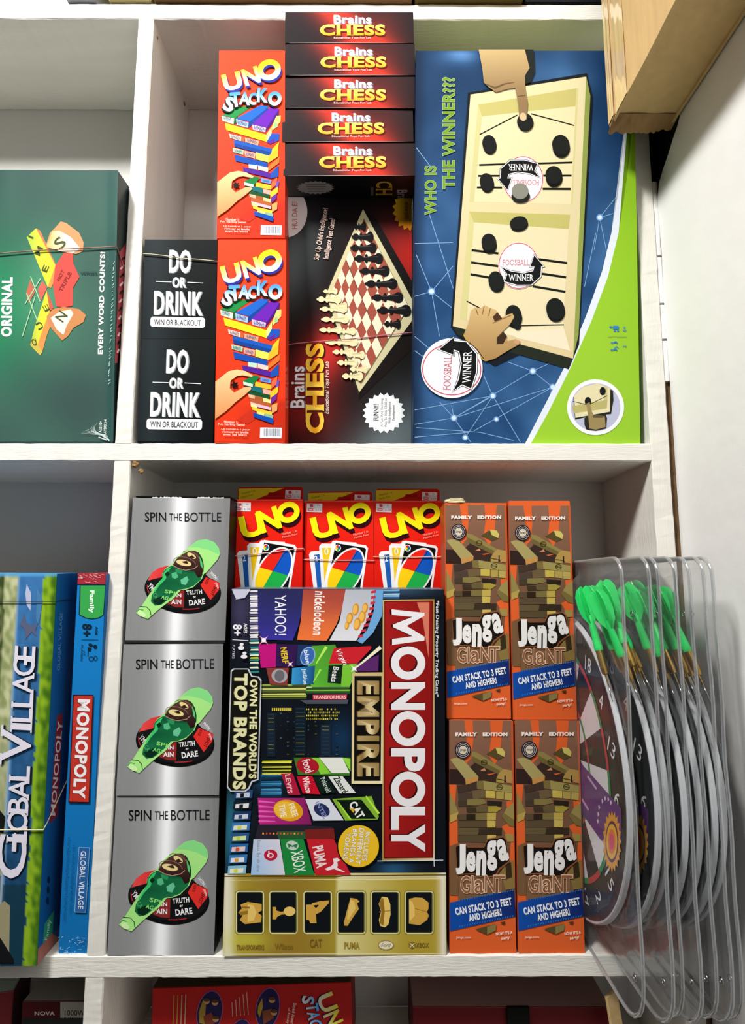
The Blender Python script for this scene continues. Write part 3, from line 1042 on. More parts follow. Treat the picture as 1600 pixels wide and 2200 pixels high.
    I.poly(cl([(1245, 960), (1262, 965), (1262, 1045), (1240, 1050)]), '#c6be84')
    I.line([(1045, 1055), (1130, 1075)], 4, '#1c1c18')
    I.line([(1150, 1075), (1260, 1020)], 4, '#1c1c18')
    I.ell(1232, 992, 19, 26, '#16181a')
    I.ell(1140, 1055, 20, 27, '#16181a')
    I.poly([(1118, 1160), (1135, 1150), (1200, 1140), (1250, 1135), (1260, 1160), (1255, 1225), (1190, 1240), (1130, 1232), (1118, 1200)], '#2c2a20')
    I.poly([(1130, 1070), (1150, 1060), (1165, 1120), (1180, 1150), (1245, 1148), (1250, 1215), (1190, 1232), (1150, 1225), (1142, 1150)], '#9a8658')
    I.line([(1170, 1150), (1235, 1150)], 16, '#5c5038')
    bl = '#2f7fc4'
    for (x, y) in ((1282, 595),):
        I.ell(1282, 592, 7, 7, bl); I.rrect(1294, 584, 1334, 606, 9, bl)
        I.ell(1308, 616, 7, 5, bl); I.ell(1328, 616, 7, 5, bl)
    for (x, y) in ((1290, 690), (1288, 735)):
        I.ell(x, y, 6, 6, bl); I.line([(x+8, y), (x+25, y-6), (x+34, y+4)], 9, bl)
    I.line([(1304, 725), (1320, 712), (1330, 725)], 5, bl)
    I.text('6+', 1368, 603, 34, 24, '#5a94b8', -90, .02)
    I.text('2', 1368, 712, 14, 22, '#5a94b8', -90, .02)
    I.line([(1266, 653), (1384, 653)], 3, '#7f9a58')
    return [('front_print', A.mesh('front_print', 'front', *n, 0, .00001), M_CARD), ('game_board_picture', B.mesh('game_board_picture', 'front', *n, .0008, .00001), M_CARD),
            ('title_lettering', T.mesh('title_lettering', 'front', *n, .0008), M_CARD), ('round_emblem', L.mesh('round_emblem', 'front', *n, .0022, .00002), M_CARD),
            ('round_inset_picture', I.mesh('round_inset_picture', 'front', *n, .0010, .00001), M_CARD)]


def logo(A, cx, cy, s, rot, wide=False):
    a = radians(rot)

    def T(p):
        x, y = (p[0]-715)*s, (p[1]-210)*s
        return (cx+x*cos(a)-y*sin(a), cy+x*sin(a)+y*cos(a))
    if wide:
        A.ell(cx, cy, 150*s, 146*s, '#f2f1f4', n=48)
    A.ell(*T((708, 210)), 128*s, 146*s, '#e9e7f0', rot, n=48)
    A.ring(*T((708, 210)), 126*s, 144*s, 5*s, '#c8505c', rot)
    rib = [(605, 222), (660, 248), (740, 260), (800, 245), (808, 214), (783, 214), (805, 148), (860, 212), (846, 214), (842, 275), (785, 326), (700, 327), (622, 306), (640, 262)]

    def grow(k):
        mx, my = 725, 260
        out = []
        m = len(rib)
        for i, p in enumerate(rib):
            q, r = rib[i-1], rib[(i+1) % m]
            e1 = Vector((p[0]-q[0], p[1]-q[1])).normalized(); e2 = Vector((r[0]-p[0], r[1]-p[1])).normalized()
            nn = Vector((e1.y+e2.y, -e1.x-e2.x))
            nn = nn.normalized()*k/max(.5, (1+e1.dot(e2))/2)**.5 if nn.length > .01 else Vector((0, 0))
            out.append(T((p[0]+nn.x, p[1]+nn.y)))
        return out
    A.poly(grow(10), '#16181a')
    A.poly(grow(7), '#f2f1f4')
    A.poly(grow(2), '#111314')
    c0 = T((692, 190)); c1 = T((722, 284))
    A.text('FOOSBALL', *c0, 165*s, 36*s, '#c4606a', rot, -.008, serif=.7, shear=.0)
    A.text('WINNER', *c1, 152*s, 40*s, '#f4f3f6', rot, .012, serif=1)


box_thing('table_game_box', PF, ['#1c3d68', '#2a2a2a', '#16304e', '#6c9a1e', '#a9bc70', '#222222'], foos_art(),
          'large blue and green game box with a wooden puck board picture', 'game box')

# ------------------------------------------------------------------ silver bottle-game boxes
PB = [Pose(.0627, 0, -.2128, .0043, .006, .0061, .1162, .1672, .11, .0035), Pose(.0612, 0, -.3841, -.004, -.0052, -.0039, .1157, .1675, .11, .001),
      Pose(.0606, .0004, -.5500, .0032, -.0097, .0012, .1157, .1640, .11, 0)]


def bottle_art():
    P = PB[0]
    n = P.w, P.h, P.d
    A = P.art().frame(4.4, 220, 1040)

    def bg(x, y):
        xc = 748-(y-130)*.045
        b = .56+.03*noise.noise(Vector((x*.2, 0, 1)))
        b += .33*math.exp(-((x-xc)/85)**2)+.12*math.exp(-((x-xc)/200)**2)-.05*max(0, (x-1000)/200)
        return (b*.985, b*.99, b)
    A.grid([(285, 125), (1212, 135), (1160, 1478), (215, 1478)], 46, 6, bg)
    T = P.art().frame(4.4, 220, 1040)
    T.text('SPIN', 502, 311, 200, 90, '#111113', 0, .012)
    T.text('THE', 692, 313, 118, 70, '#1c1c20', 0, 0)
    T.text('BOTTLE', 950, 312, 345, 88, '#1c1e22', 0, 0)
    B = P.art().frame(4.4, 220, 1040)
    B.ell(760, 1005, 362, 218, '#0e0e10', 6, 60)
    B.ell(760, 985, 350, 205, '#17171a', 6, 60)
    B.polys([([(428, 912), (468, 838), (540, 790), (640, 768), (680, 775), (560, 880)], lambda x, y: mix('#e8504c', '#d8282c', (x-430)/200)),
             ([(605, 1130), (690, 1000), (776, 1000), (770, 1168), (690, 1162)], '#8e2a2a'), ([(928, 958), (978, 880), (1108, 935), (1102, 1000), (1022, 1096)], '#e2312c'),
             ([(975, 850), (1020, 835), (1075, 865), (1110, 932), (1010, 885)], '#9c9a9c'), ([(775, 998), (930, 960), (1020, 1096), (772, 1165)], '#121214')])
    B.ring(765, 990, 345, 195, 8, '#b82c34', 6, 60, 88)
    B.ring(765, 990, 345, 195, 8, '#b82c34', 6, 150, 180)
    B.text('WITH', 1050, 862, 80, 26, '#ecebec', 50, .03)
    B.text('JOKES', 1082, 960, 60, 22, '#ecebec', 70, .02)
    B.text('SHOT', 1052, 1010, 90, 34, '#5c1414', 115, .04)
    B.text('ROCK', 988, 925, 60, 26, '#5c1414', 110, .03)
    B.text('TRUTH', 868, 1022, 148, 42, '#f0eeee', -5, .04, serif=.7)
    B.text('or', 872, 1068, 30, 18, '#f0eeee', -8, .04)
    B.text('DARE', 895, 1115, 150, 52, '#f0eeee', -6, .05, serif=.7)
    B.text('IN', 722, 1052, 50, 34, '#f0eeee', 0, .04, serif=.8)
    B.text('AIN', 700, 1112, 95, 44, '#f0eeee', 2, .04, serif=.8)
    B.text('YM', 462, 970, 60, 50, '#e6e6e6', 50, .02)
    lg, dg, mg = '#a8e887', '#0b5030', '#2fa45c'
    B.poly([(318, 1215), (345, 1175), (375, 1150), (440, 1050), (510, 955), (568, 890), (566, 845), (600, 795), (650, 765), (720, 680), (830, 590), (900, 535), (980, 520), (1060, 550),
            (1105, 610), (1112, 660), (1090, 712), (985, 835), (960, 850), (940, 900), (860, 975), (790, 998), (745, 1000), (680, 1075), (600, 1135), (540, 1180), (470, 1240), (432, 1275), (360, 1250)],
           lambda x, y: mix(lg, '#5cc46a', math.exp(-((x-560)/120)**2-((y-900)/120)**2)))
    B.poly([(830, 598), (900, 537), (980, 520), (1060, 552), (1106, 615), (1106, 670), (1000, 620), (900, 598)], '#86dc86')
    B.poly([(568, 885), (572, 835), (610, 795), (655, 772), (760, 790), (880, 830), (950, 850), (930, 905), (860, 965), (790, 990), (720, 1000), (650, 1075), (560, 1140), (500, 1150), (460, 1110),
            (470, 1050), (510, 990), (545, 930)], lambda x, y: mix('#0c5434', '#1e7a48', .5+noise.noise(Vector((x*.012, y*.012, 2)))*1.3))
    B.poly([(575, 880), (580, 840), (620, 795), (650, 785), (620, 840), (600, 900), (540, 960), (500, 1020), (490, 1010), (545, 930)], '#3cc46c')
    B.polys([([(655, 845), (700, 830), (720, 880), (690, 895), (660, 885)], '#55b884'), ([(740, 905), (800, 870), (818, 905), (790, 955), (748, 945)], '#66c296'),
             ([(690, 800), (760, 815), (750, 850), (700, 835)], '#2a9058'), ([(590, 850), (620, 825), (640, 850), (610, 880)], '#06301e'),
             ([(480, 1090), (560, 1060), (600, 1100), (540, 1145), (490, 1130)], '#0a2a1c')])
    B.text('SPI', 640, 1022, 100, 34, '#8ee070', 14, .03)
    B.text('AGA', 610, 1078, 105, 34, '#8ee070', 14, .03)
    B.text('CA', 505, 1055, 50, 40, '#4cae6a', 50, .02)
    B.poly([(668, 762), (700, 712), (760, 662), (830, 630), (880, 630), (925, 665), (955, 740), (958, 800), (940, 870), (905, 885), (870, 825), (790, 812), (720, 795)],
           lambda x, y: mix('#5a3a34', '#2a1614', (y-640)/220))
    B.line([(668, 768), (720, 798), (790, 815), (870, 800), (905, 770)], 7, '#b08c78')
    B.ell(772, 745, 72, 27, '#e9d592', 12)
    B.ell(845, 678, 46, 22, '#e6d28e', 30)
    B.poly([(745, 735), (800, 725), (815, 755), (780, 750)], '#3a2420')
    B.poly([(800, 700), (850, 672), (880, 700), (850, 705)], '#3a2420')
    B.ring(780, 745, 108, 56, 6, '#8c6a58', 14, 150, 350)
    B.ring(840, 690, 90, 50, 5, '#8c6a58', 30, 180, 330)
    B.line([(905, 645), (940, 700), (955, 770), (952, 830)], 9, '#0c3a20')
    B.poly([(918, 680), (945, 740), (950, 800), (930, 770)], '#58cc74')
    B.line([(356, 1155), (420, 1160), (455, 1195), (462, 1240)], 6, '#0a3a1c')
    B.line([(325, 1210), (350, 1180), (390, 1190)], 5, '#2a8a3c')
    B.ell(375, 1228, 45, 22, '#d0f4ae', 32)
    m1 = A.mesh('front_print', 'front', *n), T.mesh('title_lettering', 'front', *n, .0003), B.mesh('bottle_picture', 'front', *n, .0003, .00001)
    return m1


ms = bottle_art()
LB = ['silver spinning-bottle game box, top one of three, with worn white top edges', 'silver spinning-bottle game box, middle one of the stack of three',
      'silver spinning-bottle game box, bottom one standing on the lower shelf']
for i, P in enumerate(PB):
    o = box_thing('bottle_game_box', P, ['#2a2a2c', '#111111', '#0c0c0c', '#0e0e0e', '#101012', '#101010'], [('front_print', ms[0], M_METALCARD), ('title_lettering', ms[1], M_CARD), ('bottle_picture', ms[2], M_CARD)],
                  LB[i], 'game box', 'silver bottle game boxes')
    if i == 0:
        random.seed(3)
        for (x0, x1) in ((-.036, .0), (.018, .050)):
            vs, fs = [], []
            m = 24
            for k in range(m+1):
                x = x0+(x1-x0)*k/m
                zz = P.h+.0004+random.random()*.0016
                vs += [(x, .001, P.h-.0005), (x, .0012, zz), (x, .0022, zz), (x, .0024, P.h-.0005)]
            for k in range(m):
                for j in range(3):
                    fs.append((k*4+j, k*4+j+1, k*4+j+5, k*4+j+4))
            e_ = link('worn_edge', mesh_from('worn_edge', vs, fs, [(.93, .93, .93)]*len(vs)), o, M_CARD)
            e_['label'] = 'scuffed white top edge'
        for (x0, x1, zz, tl) in ((-.056, .058, .0028, .1), (.0, .058, .0034, -.12)):
            fl = link('top_flap', carton_mesh('top_flap', x1-x0, .0012, .05, 0, ['#121212']*6, .0003), o, M_CARD)
            fl.location = ((x0+x1)/2, .002, P.h+zz-.0018)
            fl.rotation_euler = (0, tl*.05, 0)

# ------------------------------------------------------------------ red card-deck boxes with hang tabs
PU = [Pose(.1608, .040, -.185, .0018, .0209, -.0051, .0892, .141, .018), Pose(.2502, .045, -.1853, .0007, .0011, -.0048, .0869, .143, .018),
      Pose(.338, .045, -.1854, .0011, -.0073, .0009, .0877, .1435, .018)]


def uno_art():
    P = PU[2]
    n = P.w, P.h, P.d
    A = P.art().frame(3.265, 480, 1030)
    A.grid([(1055, 145), (1538, 148), (1560, 1000), (1050, 1000)], 10, 20, lambda x, y: mix('#ee2414', '#d8180e', (y-300)/500))
    A.line([(1058, 152), (1536, 156)], 5, '#f46a58')
    S_ = P.art().frame(3.265, 480, 1030)

    def sticker(D, x, y):
        D.poly([(x, y), (x+108, y+3), (x+107, y+64), (x-2, y+60)], '#f0e8ea')
        D.polys([([(x+22, y+6), (x+42, y+6), (x+46, y+24), (x+30, y+28), (x+20, y+20)], '#c84a50'), ([(x+4, y+34), (x+48, y+34), (x+46, y+56), (x+4, y+54)], '#e6b4ba')])
        D.ring(x+26, y+44, 18, 10, 4, '#c84a50')
        D.text('7+', x+82, y+16, 18, 12, '#8a8a92', 0, .03)
        D.text('2-10', x+80, y+47, 42, 13, '#8a8a92', 0, .03)
        D.line([(x+52, y+4), (x+52, y+60)], 2, '#d0b8bc'); D.line([(x+2, y+31), (x+106, y+33)], 2, '#d0b8bc')
    sticker(S_, 1072, 168)
    T = P.art().frame(3.265, 480, 1030)
    for d, c in ((30, '#2a0612'), (24, '#3a0818'), (18, '#3a0818'), (12, '#2a0612'), (6, '#1a0408'), (0, '#ffee14')):
        dx = d*.35
        T.text('U', 1190, 332, 165, 158, c, -13, .09, dx=dx, dy=d)
        T.text('N', 1307, 290, 148, 158, c, -17, .09, dx=dx, dy=d)
        T.ring(1440+dx, 240+d, 80, 72, 38, c, -25)
    T.text('Number 1 in', 1450, 378, 105, 17, '#f4a090', -13, .02)
    T.text('Family Fun!', 1455, 402, 105, 17, '#f4a090', -13, .02)
    B = P.art().frame(3.265, 480, 1030)
    B.polys([([(1090, 525), (1105, 505), (1170, 500), (1230, 1000), (1150, 1000)], '#eceef2'), ([(1125, 530), (1170, 522), (1220, 1000), (1170, 1000)], '#1e5cb0'),
             ([(1160, 470), (1178, 450), (1262, 452), (1270, 1000), (1200, 1000), (1180, 760)], '#eeeef0'), ([(1180, 480), (1250, 480), (1240, 1000), (1215, 1000), (1192, 600)], '#f2c81c'),
             ([(1240, 455), (1255, 432), (1420, 445), (1425, 462), (1300, 470)], '#f2f2f2'),
             ([(1250, 455), (1262, 433), (1280, 430), (1488, 465), (1503, 485), (1498, 520), (1440, 1000), (1170, 1000), (1193, 760)], '#f4f4f6'),
             ([(1277, 447), (1480, 482), (1488, 495), (1425, 1000), (1190, 1000), (1213, 760)], '#0e0e10')])
    B.text('2', 1140, 555, 22, 42, '#ffffff', -10, .03)
    B.ell(1212, 505, 15, 24, '#fff6c0'); B.text('8', 1212, 505, 12, 28, '#b8901a', 0, .03)
    cols = ['#1257c0', '#1fae4a', '#fbd214', '#e82418']
    a = radians(-61)

    def oval(cx, cy, ra, rb, px, py, a):
        pts = []
        for k in range(72):
            t = 2*pi*k/72
            pts.append((cx+ra*cos(t)*cos(a)-rb*sin(t)*sin(a), cy+ra*cos(t)*sin(a)+rb*sin(t)*cos(a)))
        return pts
    cx, cy = 1345, 655
    B.poly(oval(cx, cy, 190, 112, 0, 0, a), '#f6f6f8')
    o = oval(cx, cy, 178, 100, 0, 0, a)
    p0 = (1340, 645)
    cuts = [-60, 14, 118, 194]   # degrees of the dividing rays

    def sec(p):
        an = math.degrees(math.atan2(p[1]-p0[1], p[0]-p0[0])) % 360
        c = sorted([q % 360 for q in cuts])
        for i in range(4):
            lo, hi = c[i], c[(i+1) % 4]
            if lo < hi and lo <= an < hi: return i
        return 3
    cc = {0: '#1fae4a', 1: '#fbd214', 2: '#e82418', 3: '#1257c0'}
    for k in range(72):
        q, r = o[k], o[(k+1) % 72]
        m_ = ((q[0]+r[0])/2, (q[1]+r[1])/2)
        B.poly([p0, q, r], cc[sec(m_)])
    B.layer = 30
    B.ell(1291, 482, 22, 24, '#f4f4f6', -20)
    for k, c in enumerate(('#e82418', '#1257c0', '#1fae4a', '#fbd214')):
        t0 = radians(-150+k*90)
        B.poly([(1291, 482)]+[(1291+17*cos(t0+j*.4), 482+19*sin(t0+j*.4)) for j in range(5)], c)
    fl = P.art().frame(3.265, 480, 1030)
    fl.poly([(1072, 150), (1068, 70), (1075, 58), (1515, 52), (1527, 62), (1528, 152)], '#c01812')
    fl.poly([(1070, 76), (1072, 60), (1395, 56), (1158, 151), (1071, 151)], '#e6cc24')
    fl.rrect(1280, 88, 1370, 112, 10, '#a8140e', 0)
    fl.text('Number 1 in', 1140, 84, 95, 16, '#8a7a1a', -12, .02)
    fl.text('Family Fun!', 1132, 114, 80, 16, '#8a7a1a', -12, .02)
    sticker(fl, 1402, 72)
    # hang tab: the flap behind the top edge, its own card with thickness
    return [('front_print', A.mesh('front_print', 'front', *n), M_WRAP), ('age_sticker', S_.mesh('age_sticker', 'front', *n, .0003), M_CARD),
            ('title_lettering', T.mesh('title_lettering', 'front', *n, .0004), M_WRAP), ('card_fan_picture', B.mesh('card_fan_picture', 'front', *n, .0003, .00001), M_WRAP)], fl


up, flap = uno_art()
fm = flap.mesh('flap_print', 'front', .0877, .1435, .018, .0002, .00002, clamp=False)
zmax = max(v.co.z for v in fm.vertices)
LU = ['red card-deck box, left one of three, with a pink band slanting across', 'red card-deck box, middle one of three, its tab lower than the others',
      'red card-deck box, right one of three, beside the orange boxes']
for i, P in enumerate(PU):
    o = box_thing('card_deck_box', P, ['#d81a10', '#b01410', '#c41812', '#a81410', '#e04030', '#a81410'], up, LU[i], 'card box', 'red card deck boxes', M_WRAP)
    bm = bmesh.new()
    w2, z0, z1 = P.w*.475, P.h-.012, zmax+.0006-(.004 if i == 1 else 0)
    pts = [(-w2, z0), (w2, z0), (w2, z1-.003), (w2-.001, z1-.001), (w2-.003, z1), (-w2+.003, z1), (-w2+.001, z1-.001), (-w2, z1-.003)]
    f1 = [bm.verts.new((x, 0, z)) for x, z in pts]
    bm.faces.new(f1)
    r_ = bmesh.ops.extrude_face_region(bm, geom=bm.faces[:])
    for v in [g for g in r_['geom'] if isinstance(g, bmesh.types.BMVert)]:
        v.co.y += .0008
    bmesh.ops.recalc_face_normals(bm, faces=bm.faces)
    me = bm_mesh('hang_tab', bm)
    ca = me.color_attributes.new('Col', 'FLOAT_COLOR', 'POINT')
    for q in ca.data:
        q.color = (lin(.74), lin(.09), lin(.07), 1)
    tb_ = link('hang_tab', me, o, M_WRAP)
    tb_.location = (0, P.d+.0005, 0)
    fp = link('flap_print', fm, tb_, M_WRAP)
    fp.location = (0, 0, -(.004 if i == 1 else 0))
# plain carton that carries the three decks behind the wide box
PK = Pose(.2500, .062, ZB1, 0, 0, 0, .262, -.186-ZB1-.0005, .07)
box_thing('brown_carton', PK, ['#a98555']*6, [], 'plain brown carton hidden behind the wide property game box under the red decks', 'carton', None, M_KRAFT)

# ------------------------------------------------------------------ wide property-trading game box
PM = Pose(.2509, 0, -.5499, .0118, .0395, .0036, .2439, .3968, .045)


def mono_art():
    P = PM
    n = P.w, P.h, P.d
    F = (3.2, 470, 1250)
    A = P.art().frame(*F)

    def bg(x, y):
        c = mix('#141a22', '#0c1016', noise.noise(Vector((x*.004, y*.004, 0)))+.5)
        c = mix(c, '#3c5a78', math.exp(-((x-1250)/260)**2-((y-50)/60)**2)*.8)
        c = mix(c, '#2c5f8a', math.exp(-((x-1200)/130)**2-((y-1980)/90)**2)*.9)
        c = mix(c, '#4a4468', math.exp(-((x-150)/90)**2-((y-200)/220)**2)*.8)
        c = mix(c, '#2f7f9a', math.exp(-((x-90)/80)**2-((y-1720)/330)**2)*.9)
        c = mix(c, '#1c4a6a', math.exp(-((x-330)/120)**2-((y-1370)/90)**2)*.9)
        c = mix(c, '#14365a', math.exp(-((x-840)/110)**2-((y-1080)/160)**2)*.9)
        return c
    A.grid([(85, 48), (1552, 48), (1562, 2008), (38, 2008)], 50, 70, bg)
    # buildings: strips of lit windows
    random.seed(11)
    for (x0, x1, y0, y1, st, cs) in ((215, 270, 60, 400, 19, ('#e8e6ee', '#6a6488', '#c8c0d8', '#f6f2f0')), (215, 275, 400, 620, 17, ('#2c8a8a', '#e8f0d0', '#c8d840', '#1a3a4a')),
                                     (1115, 1240, 55, 112, 16, ('#7ab0dc', '#2c5a88', '#a8d0ec')), (290, 600, 705, 800, 15, ('#a8b84a', '#3c4a24', '#d8d87a', '#5a6a30')),
                                     (600, 900, 705, 770, 14, ('#7ac040', '#c8e8a0', '#2c5a28')), (300, 500, 1230, 1330, 12, ('#c8cc2a', '#3a3a1c', '#f0ec5a', '#1c2010')),
                                     (290, 430, 1330, 1480, 14, ('#2a6a9a', '#16344e', '#4a9ac8', '#0e2234'))):
        y = y0
        k = 0
        while y < y1:
            A.poly([(x0+random.uniform(-6, 6), y), (x1+random.uniform(-6, 6), y-3), (x1, y+st*.6), (x0, y+st*.6)], cs[k % len(cs)])
            y += st*random.uniform(.7, 1.1); k += random.choice((1, 1, 2))
    for r in range(4):
        for q in range(18):
            if random.random() < .75:
                x = 600+q*13; y = 870+r*22
                A.rect(x, y, x+8, y+11, random.choice(('#c8b83a', '#8a7c2a', '#e8d85a')))
    for q in range(10):
        A.rect(365+q*14, 866, 374+q*14, 886, '#d8c83c')
    for r in range(11):
        for q in range(9):
            if random.random() < .4:
                x = 420+q*48; y = 900+r*28
                A.rect(x, y, x+random.choice((8, 14)), y+9, random.choice(('#28445c', '#38586a', '#4a4a2a', '#20303c')))
    for (x, w_, y0, y1, c) in ((330, 60, 900, 1200, '#182430'), (520, 80, 860, 1200, '#141e2a'), (700, 70, 980, 1200, '#1a2a3c')):
        A.rect(x, y0, x+w_, y1, c)
        for k in range(int((y1-y0)/26)):
            A.rect(x+10, y0+k*26+8, x+w_-12, y0+k*26+14, random.choice(('#2c4a5c', '#6a6a3a', '#24384a')))
    B = P.art().frame(*F)
    B.polys([([(90, 50), (215, 50), (215, 60), (180, 110), (120, 120)], '#c8c8dc'),
             ([(268, 52), (580, 52), (575, 180), (548, 300), (508, 402), (292, 396), (270, 300)], lambda x, y: mix('#2b2c5c', '#3a35a0', (y-150)/250)),
             ([(580, 52), (872, 52), (858, 150), (810, 290), (742, 404), (538, 398), (565, 260)], lambda x, y: mix('#a8483e', '#f47a3c', (y-120)/220)),
             ([(872, 52), (1075, 52), (1050, 200), (985, 330), (945, 404), (760, 402), (830, 270)], lambda x, y: mix('#b8bcc8', '#e2e2ea', (y-150)/200)),
             ([(1072, 52), (1130, 52), (1122, 230), (1060, 350), (985, 425), (950, 405), (1020, 330), (1065, 200)], '#6fa8da')])
    for k in range(9):
        x = 1070-k*k*1.4; y = 62+k*38
        B.poly([(x-22, y), (x+12, y-6), (x+8, y+14), (x-24, y+18)], '#c83448')
    for (x, y, r) in ((940, 190, 42), (985, 240, 44), (900, 250, 40), (950, 290, 44), (1005, 180, 36), (880, 300, 28)):
        B.ell(x, y, r*.55, r, '#d8902a', 10)
        B.ell(x-4, y, r*.38, r*.75, '#f0bc58', 10)
    B.text('YAHOO!', 425, 228, 275, 78, '#f4f4fa', 90, 0)
    B.text('nickelodeon', 690, 215, 300, 74, '#fbeee8', 93, .04)
    B.polys([([(275, 430), (398, 424), (392, 585), (290, 590)], '#c4187e'), ([(396, 428), (545, 430), (525, 582), (392, 582)], '#341a50'),
             ([(545, 430), (660, 435), (640, 570), (530, 575)], '#1e3460'),
             ([(640, 440), (800, 430), (900, 720), (640, 722), (600, 640)], lambda x, y: mix('#3f8a30', '#78d83c', noise.noise(Vector((x*.01, y*.01, 5)))+.45)),
             ([(850, 570), (960, 560), (930, 640), (900, 720), (840, 720)], '#7cc83c'), ([(790, 455), (1045, 440), (1050, 455), (950, 560), (755, 562)], '#d02430'),
             ([(326, 590), (482, 590), (470, 712), (352, 702)], '#8a3c38'), ([(505, 592), (662, 575), (652, 702), (500, 706)], lambda x, y: mix('#3a9ad8', '#1e4f86', (x-520)/130)),
             ([(755, 575), (852, 570), (840, 700), (748, 692)], '#14281c'), ([(950, 560), (1100, 500), (1095, 615), (930, 615)], '#5c2a6c'),
             ([(645, 775), (882, 772), (878, 806), (648, 808)], '#cc3446'), ([(560, 812), (890, 808), (885, 838), (600, 838)], '#4c505c')])
    B.ell(612, 510, 48, 62, '#3c68b4', 20); B.ring(612, 510, 50, 66, 7, '#8cb4e0', 20)
    B.text('blue', 608, 515, 95, 34, '#dce8f8', 80, .03)
    B.text('NERF', 452, 505, 112, 44, '#e8c81c', 82, .05)
    B.text('Virgin', 840, 515, 120, 46, '#ffffff', 62, .01, shear=.4)
    B.ell(418, 645, 55, 48, '#a8a4a8', 10); B.ell(418, 645, 34, 40, '#6c6a70', 10)
    B.text('JetBlue', 588, 650, 110, 36, '#cfe6f8', 85, .04)
    B.text('Beats', 798, 635, 105, 40, '#e8e8e8', 100, .03)
    B.text('TRANSFORMERS', 762, 791, 222, 24, '#f8d0d4', 0, .03)
    B.line([(1112, 448), (930, 600)], [26, 8], '#f2ecd0')
    B.line([(740, 445), (670, 560)], [22, 8], '#b8f060')
    B.line([(700, 600), (650, 690)], [16, 6], '#a0e850')
    for (x, y, r, c) in ((310, 400, 30, '#f8a8e0'), (492, 565, 20, '#f0a0d8'), (930, 595, 24, '#f8fce0')):
        B.burst(x, y, r*1.4, r*1.4, c, 4, .25); B.ell(x, y, r*.5, r*.5, '#ffffff', n=16)
    B.polys([([(515, 1205), (905, 1205), (900, 1330), (545, 1325)], '#3f7a2c'), ([(690, 1205), (850, 1205), (900, 1312), (776, 1312)], '#eceee6'),
             ([(850, 1205), (905, 1215), (905, 1300)], '#98e040'), ([(640, 1208), (690, 1208), (770, 1315), (700, 1320)], '#8cd43c')])
    B.ell(612, 1262, 78, 56, '#b01c2a', 12)
    B.text('food', 612, 1262, 92, 60, '#f6e8ea', 72, .02)
    t_ = 1280
    B.polys([([(428, t_+35), (510, t_+35), (562, t_+182), (482, t_+182)], '#b41c3c'), ([(535, t_+55), (642, t_+52), (698, t_+178), (578, t_+172)], '#cc142e'),
             ([(648, t_+58), (742, t_+55), (802, t_+168), (704, t_+172)], '#10241c'), ([(752, t_+55), (850, t_+52), (942, t_+168), (832, t_+172)], '#e4e8e2')])
    B.text("LEVI'S", 482, t_+105, 130, 36, '#f0c8d0', 82, .03)
    B.text('Wilson', 608, t_+112, 112, 46, '#ffe8ea', 76, .04)
    B.text('Polaroid', 735, t_+112, 108, 34, '#d8e4dc', 66, .02)
    B.text('Zboard', 838, t_+112, 128, 44, '#16181a', 58, .04)
    B.polys([([(268, t_+202), (592, t_+202), (640, t_+385), (282, t_+385)], lambda x, y: mix('#d8309a', '#84205e', math.hypot(x-330, (y-1580))/330)),
             ([(595, t_+210), (760, t_+208), (860, t_+356), (650, t_+358)], '#dfe2ee'), ([(780, t_+210), (1050, t_+190), (1100, t_+330), (1090, t_+350), (870, t_+358)], '#86b838'),
             ([(808, t_+216), (980, t_+214), (1082, t_+345), (912, t_+346)], '#0e1c14')])
    for k in range(5):
        B.line([(275, t_+225+k*34), (390, t_+235+k*32)], [16, 6], '#f060b8')
    B.ell(478, t_+288, 102, 72, '#e8a018', 12); B.ell(462, t_+285, 80, 58, '#f4c040', 12)
    B.text('FREE', 512, t_+285, 95, 42, '#fff0d0', 68, .03); B.text('TIME', 440, t_+290, 88, 42, '#fff0d0', 80, .03)
    B.ell(708, t_+285, 58, 42, '#26305e', 30)
    B.text('INTEL', 706, t_+285, 128, 30, '#8c98c8', 62, .03)
    B.text('CAT', 948, t_+285, 125, 58, '#f2f2ee', 58, .06)
    B.poly([(895, t_+270), (935, t_+280), (925, t_+305)], '#e8b020')
    B.line([(1010, t_+190), (1100, t_+310)], [10, 16], '#c0f048')
    B.line([(820, t_+230), (905, t_+350)], [8, 12], '#b0e840')
    B.polys([([(270, t_+390), (600, t_+390), (780, t_+400), (800, t_+484), (250, t_+484)], '#2a2430'), ([(400, t_+430), (590, t_+430), (600, t_+484), (410, t_+484)], '#2c5a34'),
             ([(590, t_+420), (790, t_+410), (800, t_+484), (600, t_+484)], '#7a2420'),
             ([(240, t_+486), (418, t_+486), (456, t_+730), (222, t_+730)], lambda x, y: mix('#9cc8f0', '#e0dcea', (x-230+(t_+700-y)*.6)/220)),
             ([(424, t_+484), (582, t_+484), (658, t_+730), (456, t_+730)], '#1f8a3e'), ([(604, t_+484), (790, t_+484), (908, t_+730), (664, t_+730)], '#cc2430')])
    for k in range(12):
        B.rect(300+k*24, t_+440, 312+k*24, t_+452, '#c8502c' if k % 3 else '#e8b03a')
    B.ell(358, t_+594, 46, 38, '#c01c3c'); B.ring(356, t_+596, 22, 18, 8, '#f4e0e8'); B.line([(345, t_+565), (345, t_+596)], 8, '#f4e0e8')
    B.text('beats by dr.dre', 272, t_+600, 215, 30, '#9098b0', 92, 0)
    B.ell(506, t_+528, 44, 32, '#c4d4c8', 10); B.poly([(470, t_+510), (505, t_+540), (545, t_+515), (535, t_+548), (505, t_+528), (480, t_+545)], '#3c8a50')
    B.text('XBOX', 548, t_+638, 150, 84, '#f0f6f0', 80, .01)
    B.text('PUMA', 694, t_+605, 150, 76, '#f8e0e2', 78, .08)
